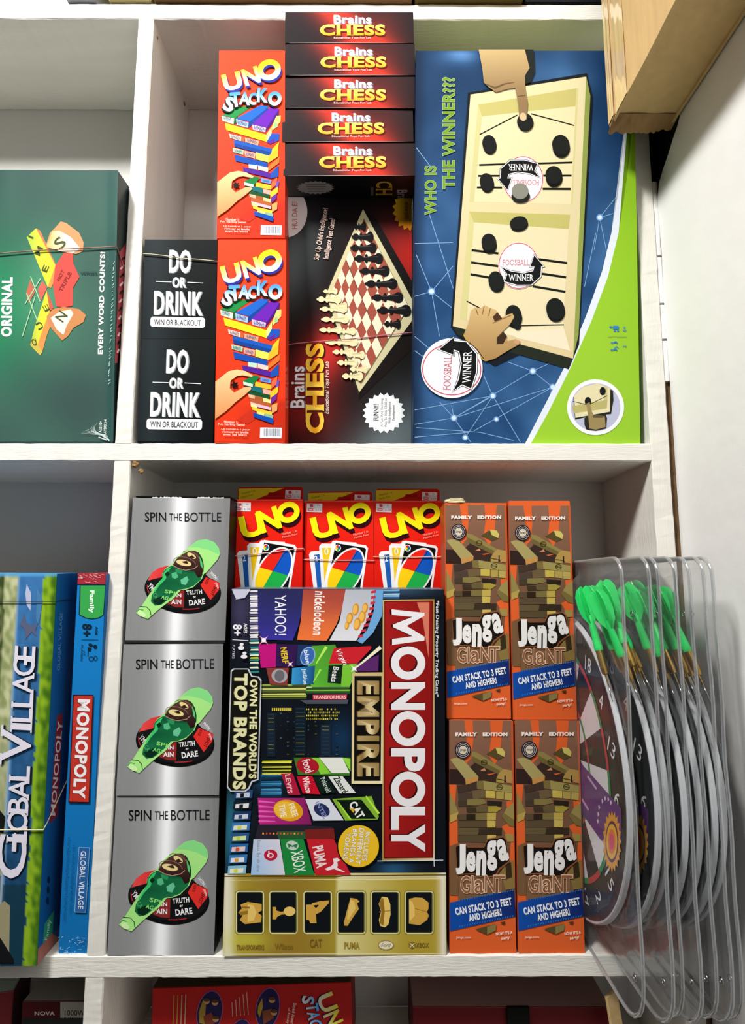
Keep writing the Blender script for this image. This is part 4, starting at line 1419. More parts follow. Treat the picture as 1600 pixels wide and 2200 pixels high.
    B.poly([(728, t_+688), (775, t_+668), (790, t_+650), (785, t_+618), (815, t_+612), (832, t_+628), (815, t_+640), (818, t_+665), (812, t_+680), (868, t_+708), (850, t_+708), (790, t_+690), (745, t_+700)], '#f8e8ea')
    # street of shop fronts at the edge
    for k in range(8):
        y = t_+150+k*74
        sx = 112-(y-t_-150)*.085
        B.poly([(sx, y), (sx+125, y-6), (sx+118, y+52), (sx-6, y+56)], ('#2a4a7a', '#16202c', '#1e3a6a', '#3c7ac0', '#2c5a94', '#2a6ab0', '#3a7ac0', '#8ac0e0')[k])
        B.poly([(sx+12, y+20), (sx+104, y+14), (sx+100, y+46), (sx+8, y+50)], ('#c8d0e0', '#e8e8ec', '#d0d8e8', '#e8ecd0', '#d8e8a0', '#f0d0c8', '#e8ecf0', '#f0f4d8')[k])
        B.poly([(sx+38, y+22), (sx+64, y+20), (sx+62, y+46), (sx+36, y+48)], ('#14181e', '#1c1c24', '#3c4a78', '#d8d85a', '#c8d84a', '#d85a3c', '#e8a03c', '#d8e04a')[k])
    # yellow round seal
    B.ell(960, t_+532, 148, 152, '#141410', n=48)
    B.ell(960, t_+532, 140, 144, '#f2c428', n=48)
    for i, (s, x, l) in enumerate((('INCLUDES', 1018, 200), ('DIFFERENT', 975, 250), ('BRANDS A', 930, 235), ('TOKENS', 885, 185))):
        for b_, c in ((.085, '#1a1a1a'), (.035, '#f4f0e4')):
            B.text(s, x-6, t_+532, l, 34, c, 97, b_, fit=.035)
    # title plate
    T = P.art().frame(*F)
    gold_ = lambda x, y: mix('#f4e6b8', '#a8843c', .5+.5*sin(x*.03+y*.006))
    T.poly([(1126, 122), (1480, 118), (1482, t_+632), (1122, t_+632)], gold_)
    T.poly([(1136, 132), (1470, 128), (1472, t_+612), (1134, t_+616)], '#6a1210')
    T.poly([(1142, 138), (1462, 134), (1462, t_+604), (1140, t_+606)], lambda x, y: mix('#a81e1c', '#8e1514', (x-1142)/320))
    T.poly([(1360, 140), (1446, 140), (1440, 520), (1400, 260)], '#d87a62')  # pale gloss streak painted on to the red plate
    LM = (('M', 308, 250), ('O', 556, 228), ('N', 782, 190), ('O', 1006, 240), ('P', 1220, 160), ('O', 1420, 240), ('L', 1620, 160), ('Y', 1755, 190))
    for d, c in ((12, '#3a0808'), (0, '#f1edf0')):
        for (s, y, l) in LM:
            if s == 'M':
                # top edge of the letter faces right; stems run along y
                T.poly([(1186-d, 188), (1412-d, 212), (1412-d, 232), (1290-d, 302), (1412-d, 376), (1412-d, 402), (1190-d, 432), (1190-d, 392), (1330-d, 372), (1196-d, 310), (1196-d, 292), (1330-d, 240), (1188-d, 226)], c)
                continue
            if s == 'O':
                T.ring(1300-d, y-d*.4, 118, l/2, 54, c)
            else:
                T.text(s, 1300-d, y-d*.4, l, 232, c, 90, .085)
    T.poly([(915, 622), (1132, 620), (1126, t_+104), (912, t_+104)], gold_)
    T.poly([(932, 645), (1118, 645), (1112, t_+84), (928, t_+84)], '#12100c')
    for d, c in ((8, '#5a431c'), (0, lambda x, y: mix('#f2dfae', '#8f713c', .5+.5*sin((x-950)*.055)))):
        T.text('EMPIRE', 1028-d, 1006-d*.4, 655, 148, c, 90, .08)
    T.text('*Fast-Dealing Property Trading Game*', 1497, 458, 660, 30, '#e8e8ec', 90.3, .02)
    pl = [(92, 615), (110, 600), (200, 600), (225, 650), (270, 655), (288, 680), (268, t_+70), (225, t_+85), (205, t_+130), (180, t_+150), (90, t_+150), (66, t_+120)]
    T.poly([(p[0]+(8 if p[0] > 160 else -8), p[1]+(7 if p[1] > 900 else -7)) for p in pl], '#c8ccd2')
    T.poly(pl, '#15140f')
    for d, c in ((5, '#5c5a30'), (0, '#e6e3ae')):
        T.text("OWN THE WORLD'S", 240-d, 1008, 680, 54, c, 90.8, .09)
        T.text('TOP BRANDS', 150-d, 1025, 795, 92, c, 90.8, .11)
    T.text('8+', 130, 330, 78, 62, '#f0eef4', 91, .05)
    T.text('AGES', 186, 318, 70, 24, '#f0eef4', 91, .03)
    T.line([(96, 396), (205, 402)], 4, '#f0eef4')
    for (x, y) in ((160, 440), (180, 500)):
        T.ell(x, y-12, 14, 10, '#f0eef4'); T.ell(x-4, y+12, 22, 14, '#f0eef4')
    T.text('PLAYERS', 105, 478, 95, 18, '#c8c8d0', 91, .02)
    T.line([(1090, t_+632), (1540, t_+626)], 5, '#e8f0f8')
    T.line([(1476, t_+590), (1478, t_+670)], 5, '#e8f0f8')
    # gold footer
    G = P.art().frame(3.2, 470, 1650)

    def gb(x, y):
        b = .5+.5*sin(x*.0042-.4)
        c = mix('#c9c040', '#9a7c2c', b)
        if x > 800: c = mix('#e8e0a0', '#b8a038', (x-800)/500)
        c = mix(c, '#f2ecd8', math.exp(-((x-60)/50)**2)+math.exp(-((x-1545)/35)**2)+.7*math.exp(-((y-735)/14)**2)*(x > 830))
        return mix(c, '#d8d84a', math.exp(-((x-200)/160)**2-((y-1180)/90)**2)*.6)
    G.grid([(34, 722), (1564, 716), (1566, 1290), (26, 1295)], 60, 24, gb)
    G.line([(36, 742), (800, 745), (860, 738), (1562, 732)], 8, '#5f4c1c')
    G.line([(40, 768), (1560, 758)], 4, '#f4efc8')
    G.line([(34, 1276), (1560, 1272)], 4, '#f2ecd8')
    wx = [(128, 300), (358, 530), (592, 766), (823, 996), (1055, 1230), (1288, 1462)]
    for (x0, x1) in wx:
        G.rrect(x0-16, 836, x1+18, 1142, 26, '#8f8a3c'); G.rrect(x0-10, 842, x1+12, 1136, 22, '#efe9b0'); G.rrect(x0-4, 848, x1+6, 1130, 16, '#6a6224')
        G.rrect(x0, 852, x1, 1124, 12, '#11161a')
    g1, g2, g3 = '#d8a848', '#f0cc70', '#9c7428'
    G.polys([([(150, 935), (200, 915), (260, 925), (296, 930), (296, 975), (270, 990), (296, 1010), (292, 1055), (240, 1062), (180, 1068), (145, 1040), (165, 1010), (135, 990), (160, 960)], g1),
             ([(200, 930), (240, 940), (262, 990), (240, 1045), (200, 1055)], g2), ([(140, 985), (200, 975), (200, 1000), (150, 1008)], g3), ([(160, 945), (215, 950), (215, 962), (160, 960)], g3),
             ([(370, 950), (392, 950), (396, 975), (430, 985), (470, 975), (470, 1000), (430, 1003), (400, 1020), (395, 1035), (370, 1035)], g1),
             ([(600, 935), (640, 935), (640, 925), (700, 910), (760, 905), (755, 925), (700, 985), (668, 1000), (672, 1062), (630, 1062), (620, 1040), (600, 1040)], g1), ([(650, 940), (690, 935), (668, 960)], '#11161a'),
             ([(905, 888), (945, 895), (968, 912), (950, 925), (962, 965), (930, 1010), (885, 1080), (862, 1078), (860, 1055), (885, 960)], g1), ([(905, 900), (930, 910), (940, 960), (890, 1040), (880, 1030)], g2),
             ([(1120, 880), (1160, 885), (1178, 930), (1180, 1000), (1165, 1070), (1140, 1090), (1108, 1080), (1100, 1040), (1115, 980), (1098, 930)], g2), ([(1118, 890), (1130, 890), (1140, 980), (1130, 1080), (1104, 1060), (1118, 980), (1100, 930)], g3),
             ([(1306, 895), (1350, 885), (1400, 888), (1440, 920), (1440, 960), (1430, 985), (1442, 1010), (1430, 1040), (1380, 1075), (1306, 1065)], g1), ([(1306, 900), (1330, 915), (1345, 960), (1345, 1010), (1310, 1050)], g2)])
    G.ell(487, 980, 40, 32, g2); G.line([(1345, 960), (1430, 985)], 4, g3)
    G.line([(1100, 985), (1178, 975)], 5, g3)
    d_ = '#8c6c24'
    G.text('TRANSFORMERS', 218, 1228, 190, 36, d_, 0, .06)
    G.text('Wilson', 448, 1222, 125, 40, d_, 0, .05)
    G.text('CAT', 668, 1200, 82, 58, '#7c6024', 0, .03)
    G.text('PUMA', 915, 1215, 105, 48, '#a88a34', 0, .08)
    G.ell(1148, 1212, 56, 34, '#a8924c'); G.ell(1148, 1212, 48, 27, '#f0ead0'); G.text('Ford', 1148, 1212, 62, 26, '#9a7c3c', 0, .02, shear=.3)
    G.ell(1328, 1212, 24, 24, '#8c7430'); G.text('XBOX', 1398, 1213, 88, 32, '#7c6428', 0, .02)
    G.line([(1313, 1200), (1343, 1226)], 5, '#f0e8b0'); G.line([(1343, 1200), (1313, 1226)], 5, '#f0e8b0')
    return [('front_print', A.mesh('front_print', 'front', *n, 0, .000003), M_WRAP), ('city_sign_picture', B.mesh('city_sign_picture', 'front', *n, .0009, .000005), M_WRAP),
            ('title_lettering', T.mesh('title_lettering', 'front', *n, .0018, .00001), M_WRAP), ('gold_token_strip', G.mesh('gold_token_strip', 'front', *n, .0009, .000008), M_WRAP)]


box_thing('property_game_box', PM, ['#14181e', '#22262c', '#20242a', '#0c0e12', '#5a6a7c', '#a08a3c'], mono_art(),
          'wide property trading game box with red title strip and gold token footer', 'game box', None, M_WRAP)

# ------------------------------------------------------------------ orange wooden-tower game boxes
PJ = [Pose(.4146, .003, -.3012, -.0007, .015, .0044, .0746, .2500, .068, .001), Pose(.4907, .003, -.3025, -.001, .0305, .0004, .0735, .2533, .068, .0015),
      Pose(.4131, .003, -.5500, .0139, .0166, .012, .0733, .2474, .068), Pose(.4885, .003, -.5499, .0117, .0142, .0132, .0731, .2458, .068)]


def jenga_art():
    P = PJ[2]
    n = P.w, P.h, P.d
    A = P.art().frame(4.074, 940, 1540)
    OR = '#e4632e'
    br = '#8b634e'
    A.grid([(98, 28), (664, 32), (688, 2085), (102, 2088)], 8, 30, lambda x, y: mix(br, '#7a5640', (y-100)/500) if y < 1560 else C(OR))
    A.polys([([(232, 30), (306, 30), (312, 200), (292, 360), (240, 420), (255, 200)], OR), ([(458, 30), (570, 30), (545, 330), (500, 420), (448, 340), (468, 180)], OR),
             ([(100, 590), (165, 590), (150, 760), (104, 680)], OR), ([(100, 920), (170, 850), (180, 1150), (104, 1300)], OR), ([(560, 960), (668, 900), (676, 1500), (600, 1500), (640, 1100)], OR),
             ([(600, 740), (665, 730), (668, 840), (610, 860)], OR), ([(104, 1560), (180, 1560), (175, 1640), (106, 1640)], OR), ([(104, 1830), (680, 1700), (688, 2088), (102, 2090)], OR),
             ([(640, 30), (664, 32), (672, 900), (655, 900)], '#c8582c')])
    W = P.art().frame(4.074, 940, 1540)
    W.polys([([(102, 455), (190, 460), (260, 560), (245, 592), (102, 590)], '#33231f'),
             ([(108, 372), (150, 358), (205, 358), (358, 520), (240, 545)], '#aa9c62'), ([(240, 543), (358, 518), (356, 558), (246, 594)], '#c68f4c'),
             ([(280, 440), (330, 395), (430, 430), (520, 500), (560, 565), (350, 570), (355, 520)], '#3b2a24'), ([(370, 470), (408, 445), (422, 470)], '#d08a60'), ([(430, 500), (520, 488), (450, 510)], OR),
             ([(425, 325), (515, 265), (545, 300), (585, 350), (525, 378)], '#574a28'), ([(505, 268), (565, 275), (590, 312), (582, 350), (522, 318)], '#cdbf66'),
             ([(290, 302), (345, 312), (572, 455), (545, 502), (300, 365)], '#8f8049'), ([(300, 340), (545, 470), (535, 505), (310, 392)], '#6e6134'),
             ([(572, 455), (650, 470), (655, 560), (600, 560), (560, 545), (510, 540), (530, 500)], '#b0904e'), ([(582, 512), (594, 512), (594, 570), (582, 570)], '#201a10'),
             ([(510, 545), (580, 560), (580, 580), (512, 572)], '#a89448'), ([(600, 520), (652, 528), (655, 582), (600, 574)], '#b88c4c'),
             ([(170, 600), (245, 595), (358, 560), (345, 632), (178, 668)], '#44342c'), ([(340, 560), (400, 558), (652, 604), (650, 662), (344, 628)], '#a09254'), ([(340, 560), (400, 558), (404, 634), (344, 628)], '#7c6c3c'),
             ([(178, 668), (418, 642), (416, 706), (182, 745)], '#4d3f34'), ([(300, 655), (418, 642), (416, 706), (310, 720)], '#6e5c40'),
             ([(418, 642), (505, 648), (503, 712), (418, 706)], '#c8b352'), ([(511, 650), (578, 656), (576, 722), (510, 714)], '#b09c50'), ([(583, 657), (650, 664), (648, 730), (582, 724)], '#b8a458'),
             ([(178, 735), (340, 715), (335, 778), (180, 785)], '#463a2c'), ([(255, 722), (400, 715), (425, 755), (330, 775), (255, 768)], '#857846'), ([(430, 730), (560, 740), (556, 780), (430, 770)], '#2c241a'),
             ([(250, 790), (440, 790), (440, 830), (255, 836)], '#3f3424'), ([(330, 785), (440, 780), (440, 830), (340, 830)], '#665a38'), ([(440, 780), (510, 778), (560, 800), (510, 835), (440, 830)], '#a8963c'),
             ([(178, 855), (250, 850), (250, 905), (178, 902)], '#5a4a34'), ([(250, 850), (330, 850), (330, 900), (250, 902)], '#2e2418'), ([(330, 846), (430, 840), (430, 900), (330, 900)], '#7c6e40'), ([(430, 840), (510, 838), (508, 900), (430, 900)], '#c0a850'),
             ([(178, 910), (430, 905), (430, 966), (180, 966)], '#5c4c36'), ([(430, 904), (506, 906), (504, 966), (430, 966)], '#cbb458'),
             ([(178, 970), (350, 970), (360, 1000), (350, 1030), (176, 1030)], '#64563a'), ([(360, 975), (560, 970), (556, 1030), (356, 1030)], '#3a2e22'),
             ([(175, 1035), (430, 1032), (430, 1095), (175, 1090)], '#5a4c34'), ([(430, 1030), (510, 1030), (508, 1070), (430, 1080)], '#cdb45c'), ([(585, 1020), (660, 1025), (662, 1090), (600, 1090)], '#a48c4c'),
             ([(105, 650), (185, 840), (150, 905), (106, 920)], '#94854a'), ([(105, 860), (180, 830), (165, 900), (106, 925)], '#b89c50'),
             ([(664, 745), (668, 930), (560, 870), (600, 800)], '#9c8c50'), ([(560, 870), (580, 840), (668, 900), (668, 960), (620, 950)], '#7c6c3c'),
             ([(106, 1130), (180, 1100), (178, 1560), (110, 1560), (106, 1350)], '#7a5a3c'), ([(530, 1380), (600, 1280), (660, 1250), (672, 1500), (540, 1520)], '#8c7440'), ([(590, 1290), (640, 1270), (650, 1400), (600, 1420)], '#3a2e1c'),
             ([(180, 1390), (560, 1390), (600, 1540), (180, 1600)], '#7e5c40')])
    for (x, y) in ((405, 395), (540, 612)):
        W.ring(x, y, 28, 24, 4, '#3a3018'); W.text('Jenga', x, y, 44, 18, '#3a3018', 10, .03)
    T = P.art().frame(4.074, 940, 1540)
    T.text('FAMILY', 248, 150, 188, 32, '#f6ece4', 0, .1)
    T.text('EDITION', 500, 150, 215, 32, '#f6ece4', 0, .1)
    T.ell(220, 288, 70, 75, '#1e1a2e', n=40); T.ring(220, 288, 60, 65, 4, '#c8bcae'); T.ring(220, 288, 46, 50, 4, '#c8bcae'); T.ell(220, 288, 34, 38, '#d8cdb8'); T.text('Jenga', 220, 288, 54, 26, '#3a3236', 0, .04)
    T.poly([(150, 1128), (232, 1092), (262, 1130), (400, 1128), (430, 1062), (570, 1040), (602, 1068), (630, 1262), (540, 1335), (505, 1395), (350, 1398), (318, 1372), (172, 1378), (158, 1290)], '#8a5432')
    T.poly([(158, 1134), (232, 1102), (258, 1140), (405, 1140), (436, 1072), (570, 1050), (594, 1078), (620, 1256), (530, 1322), (498, 1384), (356, 1388), (322, 1362), (180, 1368), (166, 1290)], '#1a1410')
    LJ = (('J', 200, 1240, 78, 254, 0, .10), ('e', 288, 1262, 84, 180, 2, .085), ('n', 379, 1274, 80, 205, 2, .10), ('g', 470, 1210, 90, 262, -3, .085), ('a', 565, 1160, 88, 196, -10, .085))
    for (s, x, y, w, h, r, b) in LJ:
        T.text(s, x, y, w, h, '#f3f0ee', r, b)
    for b, c in ((.075, '#f0c8a8'), (.01, '#8f6044')):
        T.text('G', 240, 1462, 84, 152, c, -2, b, fit=.03)
        for (s, x, w, h, y) in (('I', 300, 16, 150, 1460), ('a', 360, 82, 118, 1478), ('N', 455, 92, 150, 1455), ('T', 540, 88, 150, 1455)):
            T.text(s, x, y, w, h, c, 1, b, fit=.03)
    Bn = P.art().frame(4.074, 940, 1540)
    Bn.poly([(104, 1622), (666, 1512), (684, 1742), (106, 1872)], lambda x, y: mix('#1250ae', '#142a6c', (x-150)/420))
    for k in range(22):
        x = 190+k*22
        Bn.poly([(x, 1612-(x-104)*.196), (x+9, 1610-(x-104)*.196), (x+4, 1626-(x-104)*.196), (x-5, 1628-(x-104)*.196)], '#2c78d0')
        Bn.poly([(x, 1840-(x-104)*.2), (x+9, 1838-(x-104)*.2), (x+4, 1854-(x-104)*.2), (x-5, 1856-(x-104)*.2)], '#2c78d0')
    Bn.text('CAN STACK TO 3 FEET', 398, 1653, 500, 66, '#f2f4fa', -10.8, .11)
    Bn.text('AND HIGHER!', 412, 1728, 290, 62, '#f2f4fa', -10.8, .11)
    Bn.polys([([(325, 1852), (440, 1822), (510, 1805), (505, 1865), (430, 1898)], '#5c4c2c'), ([(430, 1898), (430, 1830), (510, 1806), (504, 1862)], '#8a7c48'), ([(540, 1795), (590, 1782), (580, 1812)], '#4a3c24')])
    Bn.text('Jenga.com', 222, 1927, 125, 26, '#fbe0d0', 0, .01)
    Bn.text("NOW IT'S A", 578, 1886, 145, 28, '#fbe8dc', -6, .05)
    Bn.text('party!', 594, 1930, 80, 34, '#fbe8dc', -6, .04)
    return [('front_print', A.mesh('front_print', 'front', *n), M_CARD), ('wood_block_picture', W.mesh('wood_block_picture', 'front', *n, .0003, .00001), M_CARD),
            ('title_lettering', T.mesh('title_lettering', 'front', *n, .0012, .00002), M_CARD), ('blue_banner', Bn.mesh('blue_banner', 'front', *n, .0009, .00001), M_CARD)]


mj = jenga_art()
LJL = ['orange wooden-tower game box, upper left of four, rubber bands bundled on top', 'orange wooden-tower game box, upper right of four',
       'orange wooden-tower game box, lower left of four, beside the wide box', 'orange wooden-tower game box, lower right of four, beside the clear packs']
for i, P in enumerate(PJ):
    box_thing('tower_game_box', P, ['#e4632e', '#c8582c', '#b85028', '#d85c2c', '#b06848', '#c8582c'], mj, LJL[i], 'game box', 'orange tower game boxes')

# ------------------------------------------------------------------ green word-game box, upper left
PG = Pose(-.1837, 0, .0240, .0021, .0867, .0013, .3225, .3368, .045, .0022)


def green_art():
    P = PG
    n = P.w, P.h, P.d
    A = P.art().frame(3.283, 0, 330)

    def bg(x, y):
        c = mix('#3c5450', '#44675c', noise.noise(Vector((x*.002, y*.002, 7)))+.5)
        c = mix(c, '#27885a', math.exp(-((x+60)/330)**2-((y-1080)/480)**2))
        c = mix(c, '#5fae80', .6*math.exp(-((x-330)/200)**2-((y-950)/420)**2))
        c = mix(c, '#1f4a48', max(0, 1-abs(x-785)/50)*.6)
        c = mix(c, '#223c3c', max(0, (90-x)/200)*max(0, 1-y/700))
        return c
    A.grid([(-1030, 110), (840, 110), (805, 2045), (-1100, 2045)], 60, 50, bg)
    B = P.art().frame(3.283, 0, 330)
    yl = lambda x, y: mix('#a8c450', '#ece23c', (x-190)/130)
    B.polys([([(255, 528), (285, 545), (402, 800), (380, 860), (385, 790)], '#d07c58'), ([(190, 590), (255, 528), (392, 790), (338, 942)], yl),
             ([(338, 942), (392, 790), (400, 870), (360, 950)], '#e09850'),
             ([(330, 968), (352, 1110), (300, 1250), (268, 1345), (225, 1310), (250, 1210)], yl), ([(225, 1310), (268, 1345), (300, 1400), (285, 1425), (240, 1380), (215, 1350)], '#c8b850'),
             ([(352, 1110), (365, 1200), (330, 1290), (300, 1400), (268, 1345), (300, 1250)], '#dc9450'),
             ([(215, 890), (250, 975), (205, 1055), (185, 990)], '#c06a54'), ([(268, 960), (300, 900), (335, 945), (290, 1040)], '#d0665a'),
             ([(330, 960), (350, 1010), (380, 1090), (352, 1112)], '#d0604c'),
             ([(392, 795), (452, 702), (515, 700), (520, 780), (562, 872), (515, 950), (515, 1075), (450, 1085), (400, 1080), (385, 1000), (375, 920)], '#d8544c'),
             ([(355, 560), (395, 520), (430, 480), (470, 492), (560, 560), (592, 630), (588, 690), (540, 710), (500, 705), (450, 695), (322, 662)], '#d49a6c'),
             ([(352, 600), (372, 548), (420, 545), (500, 590), (570, 672), (520, 700), (440, 695), (330, 655)], lambda x, y: mix('#f2bc6c', '#fbf3ea', (x-350)/120)),
             ([(330, 1150), (372, 1100), (450, 1082), (560, 1098), (608, 1140), (590, 1190), (520, 1230), (480, 1290), (440, 1320), (395, 1270), (345, 1210)], '#cc8a58'),
             ([(360, 1160), (420, 1118), (500, 1100), (520, 1130), (470, 1220), (450, 1280), (400, 1240)], '#f8e8d6')])
    for l in ([(218, 868), (285, 1045)], [(180, 1060), (290, 880)], [(190, 985), (270, 1190)], [(160, 1290), (250, 1010)]):
        B.line(l, 7, '#a4d0a4')
    for (s, x, y, w, h, r) in (('I', 219, 590, 12, 38, -65), ('M', 275, 688, 60, 42, -65), ('E', 322, 812, 46, 40, -65), ('E', 328, 1090, 46, 38, -118), ('U', 282, 1215, 50, 42, -118),
                               ('Q', 245, 1330, 50, 36, -118), ('S', 425, 632, 66, 80, -45), ('N', 435, 1150, 60, 70, -55)):
        B.text(s, x, y, w, h, '#4a5a34', r, .01)
    B.text('HOT', 430, 860, 80, 24, '#9c3838', -62, .02); B.text('TRIPLE', 462, 905, 150, 26, '#9c3838', -62, .02)
    B.text('VERSEL', 630, 845, 125, 22, '#2c4442', 0, .02)
    T = P.art().frame(3.283, 0, 330)
    T.text('ORIGINAL', 50, 1082, 420, 78, '#f4f6f4', -89, .09)
    T.text('EVERY WORD COUNTS!', 717, 1055, 722, 36, '#f2f4f2', -88.6, .09)
    T.text('AGE 10+', 710, 1928, 80, 20, '#e8f0ec', -88, .03)
    T.text('PLAYERS 2-4', 742, 1935, 118, 18, '#e8f0ec', -88, .03)
    R = P.art('right').frame(1, 0, 0)
    R.poly([(258, 540), (272, 520), (266, 640), (252, 780), (246, 780)], '#9c3a44')
    for k in range(12):
        R.line([(259-k*.7, 560+k*18), (268-k*1.2, 552+k*18)], 4, '#e8c8c8' if k % 2 else '#181c1c')
    # creased film along the edge
    F = P.art().frame(3.283, 0, 330)
    random.seed(5)
    for k in range(34):
        y = 760+k*26+random.uniform(-6, 6)
        F.line([(808-(y-760)*.035+random.uniform(-6, 6), y), (800-(y-760)*.04, y+random.uniform(8, 22))], [1.5, 4], '#e8f4f4')
    for k in range(9):
        x = 690+k*8
        F.line([(x-k*22, 1900+k*9), (x-40+k*6, 1960+k*4), (775, 2018+k*2)], [1, 3, 4], '#7fa29a')
    F.line([(700, 2000), (760, 2022)], 7, '#e8f4f4')
    return [('front_print', A.mesh('front_print', 'front', *n), M_WRAP), ('tile_board_picture', B.mesh('tile_board_picture', 'front', *n, .0003, .00002), M_WRAP),
            ('title_lettering', T.mesh('title_lettering', 'front', *n, .0003), M_WRAP), ('film_creases', F.mesh('film_creases', 'front', *n, .0005), M_CLEARFILM),
            ('side_print', R.mesh('side_print', 'right', *n), M_WRAP)]


M_CLEARFILM = material('film_crease', '#dfeceb', rough=.15, spec=.8)
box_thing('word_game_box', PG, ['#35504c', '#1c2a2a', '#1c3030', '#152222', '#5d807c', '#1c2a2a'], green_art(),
          'dark green word game box wrapped in film, in the upper left compartment', 'game box', None, M_WRAP)

# ------------------------------------------------------------------ scenic property game box and blue one, lower left
PV = Pose(-.1814, -.018, -.5499, .0172, .036, .0038, .233, .4145, .05)


def village_art():
    P = PV
    n = P.w, P.h, P.d
    A = P.art()

    def e(x, y):
        return x+(y-1232)*.052      # distance measured along the slanting right edge

    def bg(x, y):
        q = e(x, y)
        w = 5*noise.noise(Vector((y*.02, 3, 1)))+3*noise.noise(Vector((y*.07, 9, 1)))
        f = noise.noise(Vector((x*.09, y*.05, 4)))
        if q > 94+w: c = mix('#8fb626', '#3f6a18', (q-98)/24+f*.8)
        elif q > 45: c = mix('#3f78b4', '#1c4468', (y-1250)/700+f*.25)
        elif q > 38: c = mix('#a9bccb', '#3f78b4', (q-38)/7)
        else:
            c = mix('#8f9a66', '#c8cba0', f*1.6+.4)
            if q < 12: c = mix('#3c4c28', '#8a8c60', f*1.5+.4)
            if y > 1560: c = mix(c, '#a8ac88', .5)
            if y > 1880: c = mix('#223640', '#56707c', f+.4) if y < 1960 else mix('#a39a78', '#8a8262', f+.5)
        if q > 40 and y > 1900 and q < 92: c = mix(c, '#14343c', .6)
        if y < 1240: c = mix(c, '#5aa8e0', .8)
        return c
    A.grid([(-330, 1230), (124, 1231), (81, 2076), (-400, 2080)], 110, 170, bg)
    B = P.art()
    B.poly([(-10, 1950), (-10, 2070), (20, 2064), (22, 1945), (10, 1935)], '#9c9474')
    B.poly([(0, 1740), (12, 1755), (8, 1790), (0, 1788)], '#1a1c18')
    B.poly([(-20, 1985), (5, 2020), (30, 2060), (30, 2070), (-20, 2070)], '#15181a')
    st = [(52, 1318), (58, 1340), (70, 1345), (82, 1338), (76, 1355), (80, 1368), (68, 1358), (55, 1374), (54, 1352), (44, 1342)]
    B.poly(st, '#5c6280')
    B.poly([(58, 1255), (68, 1275), (66, 1312), (58, 1300), (55, 1275)], '#b8c0dc')
    B.poly([(80, 1262), (92, 1290), (84, 1340), (78, 1330)], '#4a80b0')
    T = P.art()
    wh = '#e6e2f0'
    for d, c in ((3.2, '#16222e'), (0, wh)):
        # big G and V, smaller capitals between them; the line runs upward along the box edge
        for (s, y, l, h, xr) in (('G', 1838, 96, 62, 61), ('L', 1800-10, 34, 44, 57), ('O', 1762, 46, 44, 59), ('B', 1728, 34, 44, 61), ('A', 1693, 42, 44, 64), ('L', 1660, 32, 44, 66),
                                 ('V', 1600, 72, 66, 70), ('I', 1560, 14, 46, 70), ('L', 1535, 30, 46, 71), ('L', 1503, 30, 46, 73), ('A', 1468, 42, 46, 74), ('G', 1432, 38, 46, 74), ('E', 1402, 30, 44, 75)):
            edge = 60-(y-1840)*.052*.9
            cx = edge-h/2-2
            T.text(s, cx+d, y+d*.3, l, h, c, -87, .02, serif=1)
    R = P.art('right')
    R.grid([(122, 1232), (156, 1232), (126, 2030), (79, 2074)], 4, 30, lambda x, y: mix('#1766a8', '#0e4a8a', (x-(118-(y-1232)*.05))/34))
    R.poly([(122, 1538), (135, 1532), (124, 1752), (106, 1770)], '#8a2838')
    R.text('MONOPOLY', 121, 1650, 205, 11, '#e8d8e0', -85.5, .03)
    R.text('GLOBAL VILLAGE', 128, 1378, 125, 6, '#6f9cd0', -87, .0)
    R.poly([(95, 1985), (116, 1955), (112, 2010), (90, 2040)], '#2c9a78')
    R.poly([(80, 2040), (112, 2005), (125, 2030), (80, 2074)], '#b06a5a')
    R.text('Family', 103, 1998, 45, 8, '#cfe8d8', -80, 0)
    for y in (1890, 1912, 1935):
        R.ell(104-(y-1890)*.05, y, 3, 8, '#0c2c50')
    return [('front_print', A.mesh('front_print', 'front', *n), M_WRAP), ('landscape_picture', B.mesh('landscape_picture', 'front', *n, .0003), M_WRAP),
            ('title_lettering', T.mesh('title_lettering', 'front', *n, .0004), M_WRAP), ('side_print', R.mesh('side_print', 'right', *n), M_WRAP)]


box_thing('village_game_box', PV, ['#2c6090', '#1c2a3a', '#1c3c5c', '#12508e', '#5aa8e0', '#6a4438'], village_art(),
          'large blue scenic village game box standing at the far lower left', 'game box', None, M_WRAP)

PW = Pose(-.0369, .004, -.5500, -.0023, .031, .0065, .0325, .4150, .14)


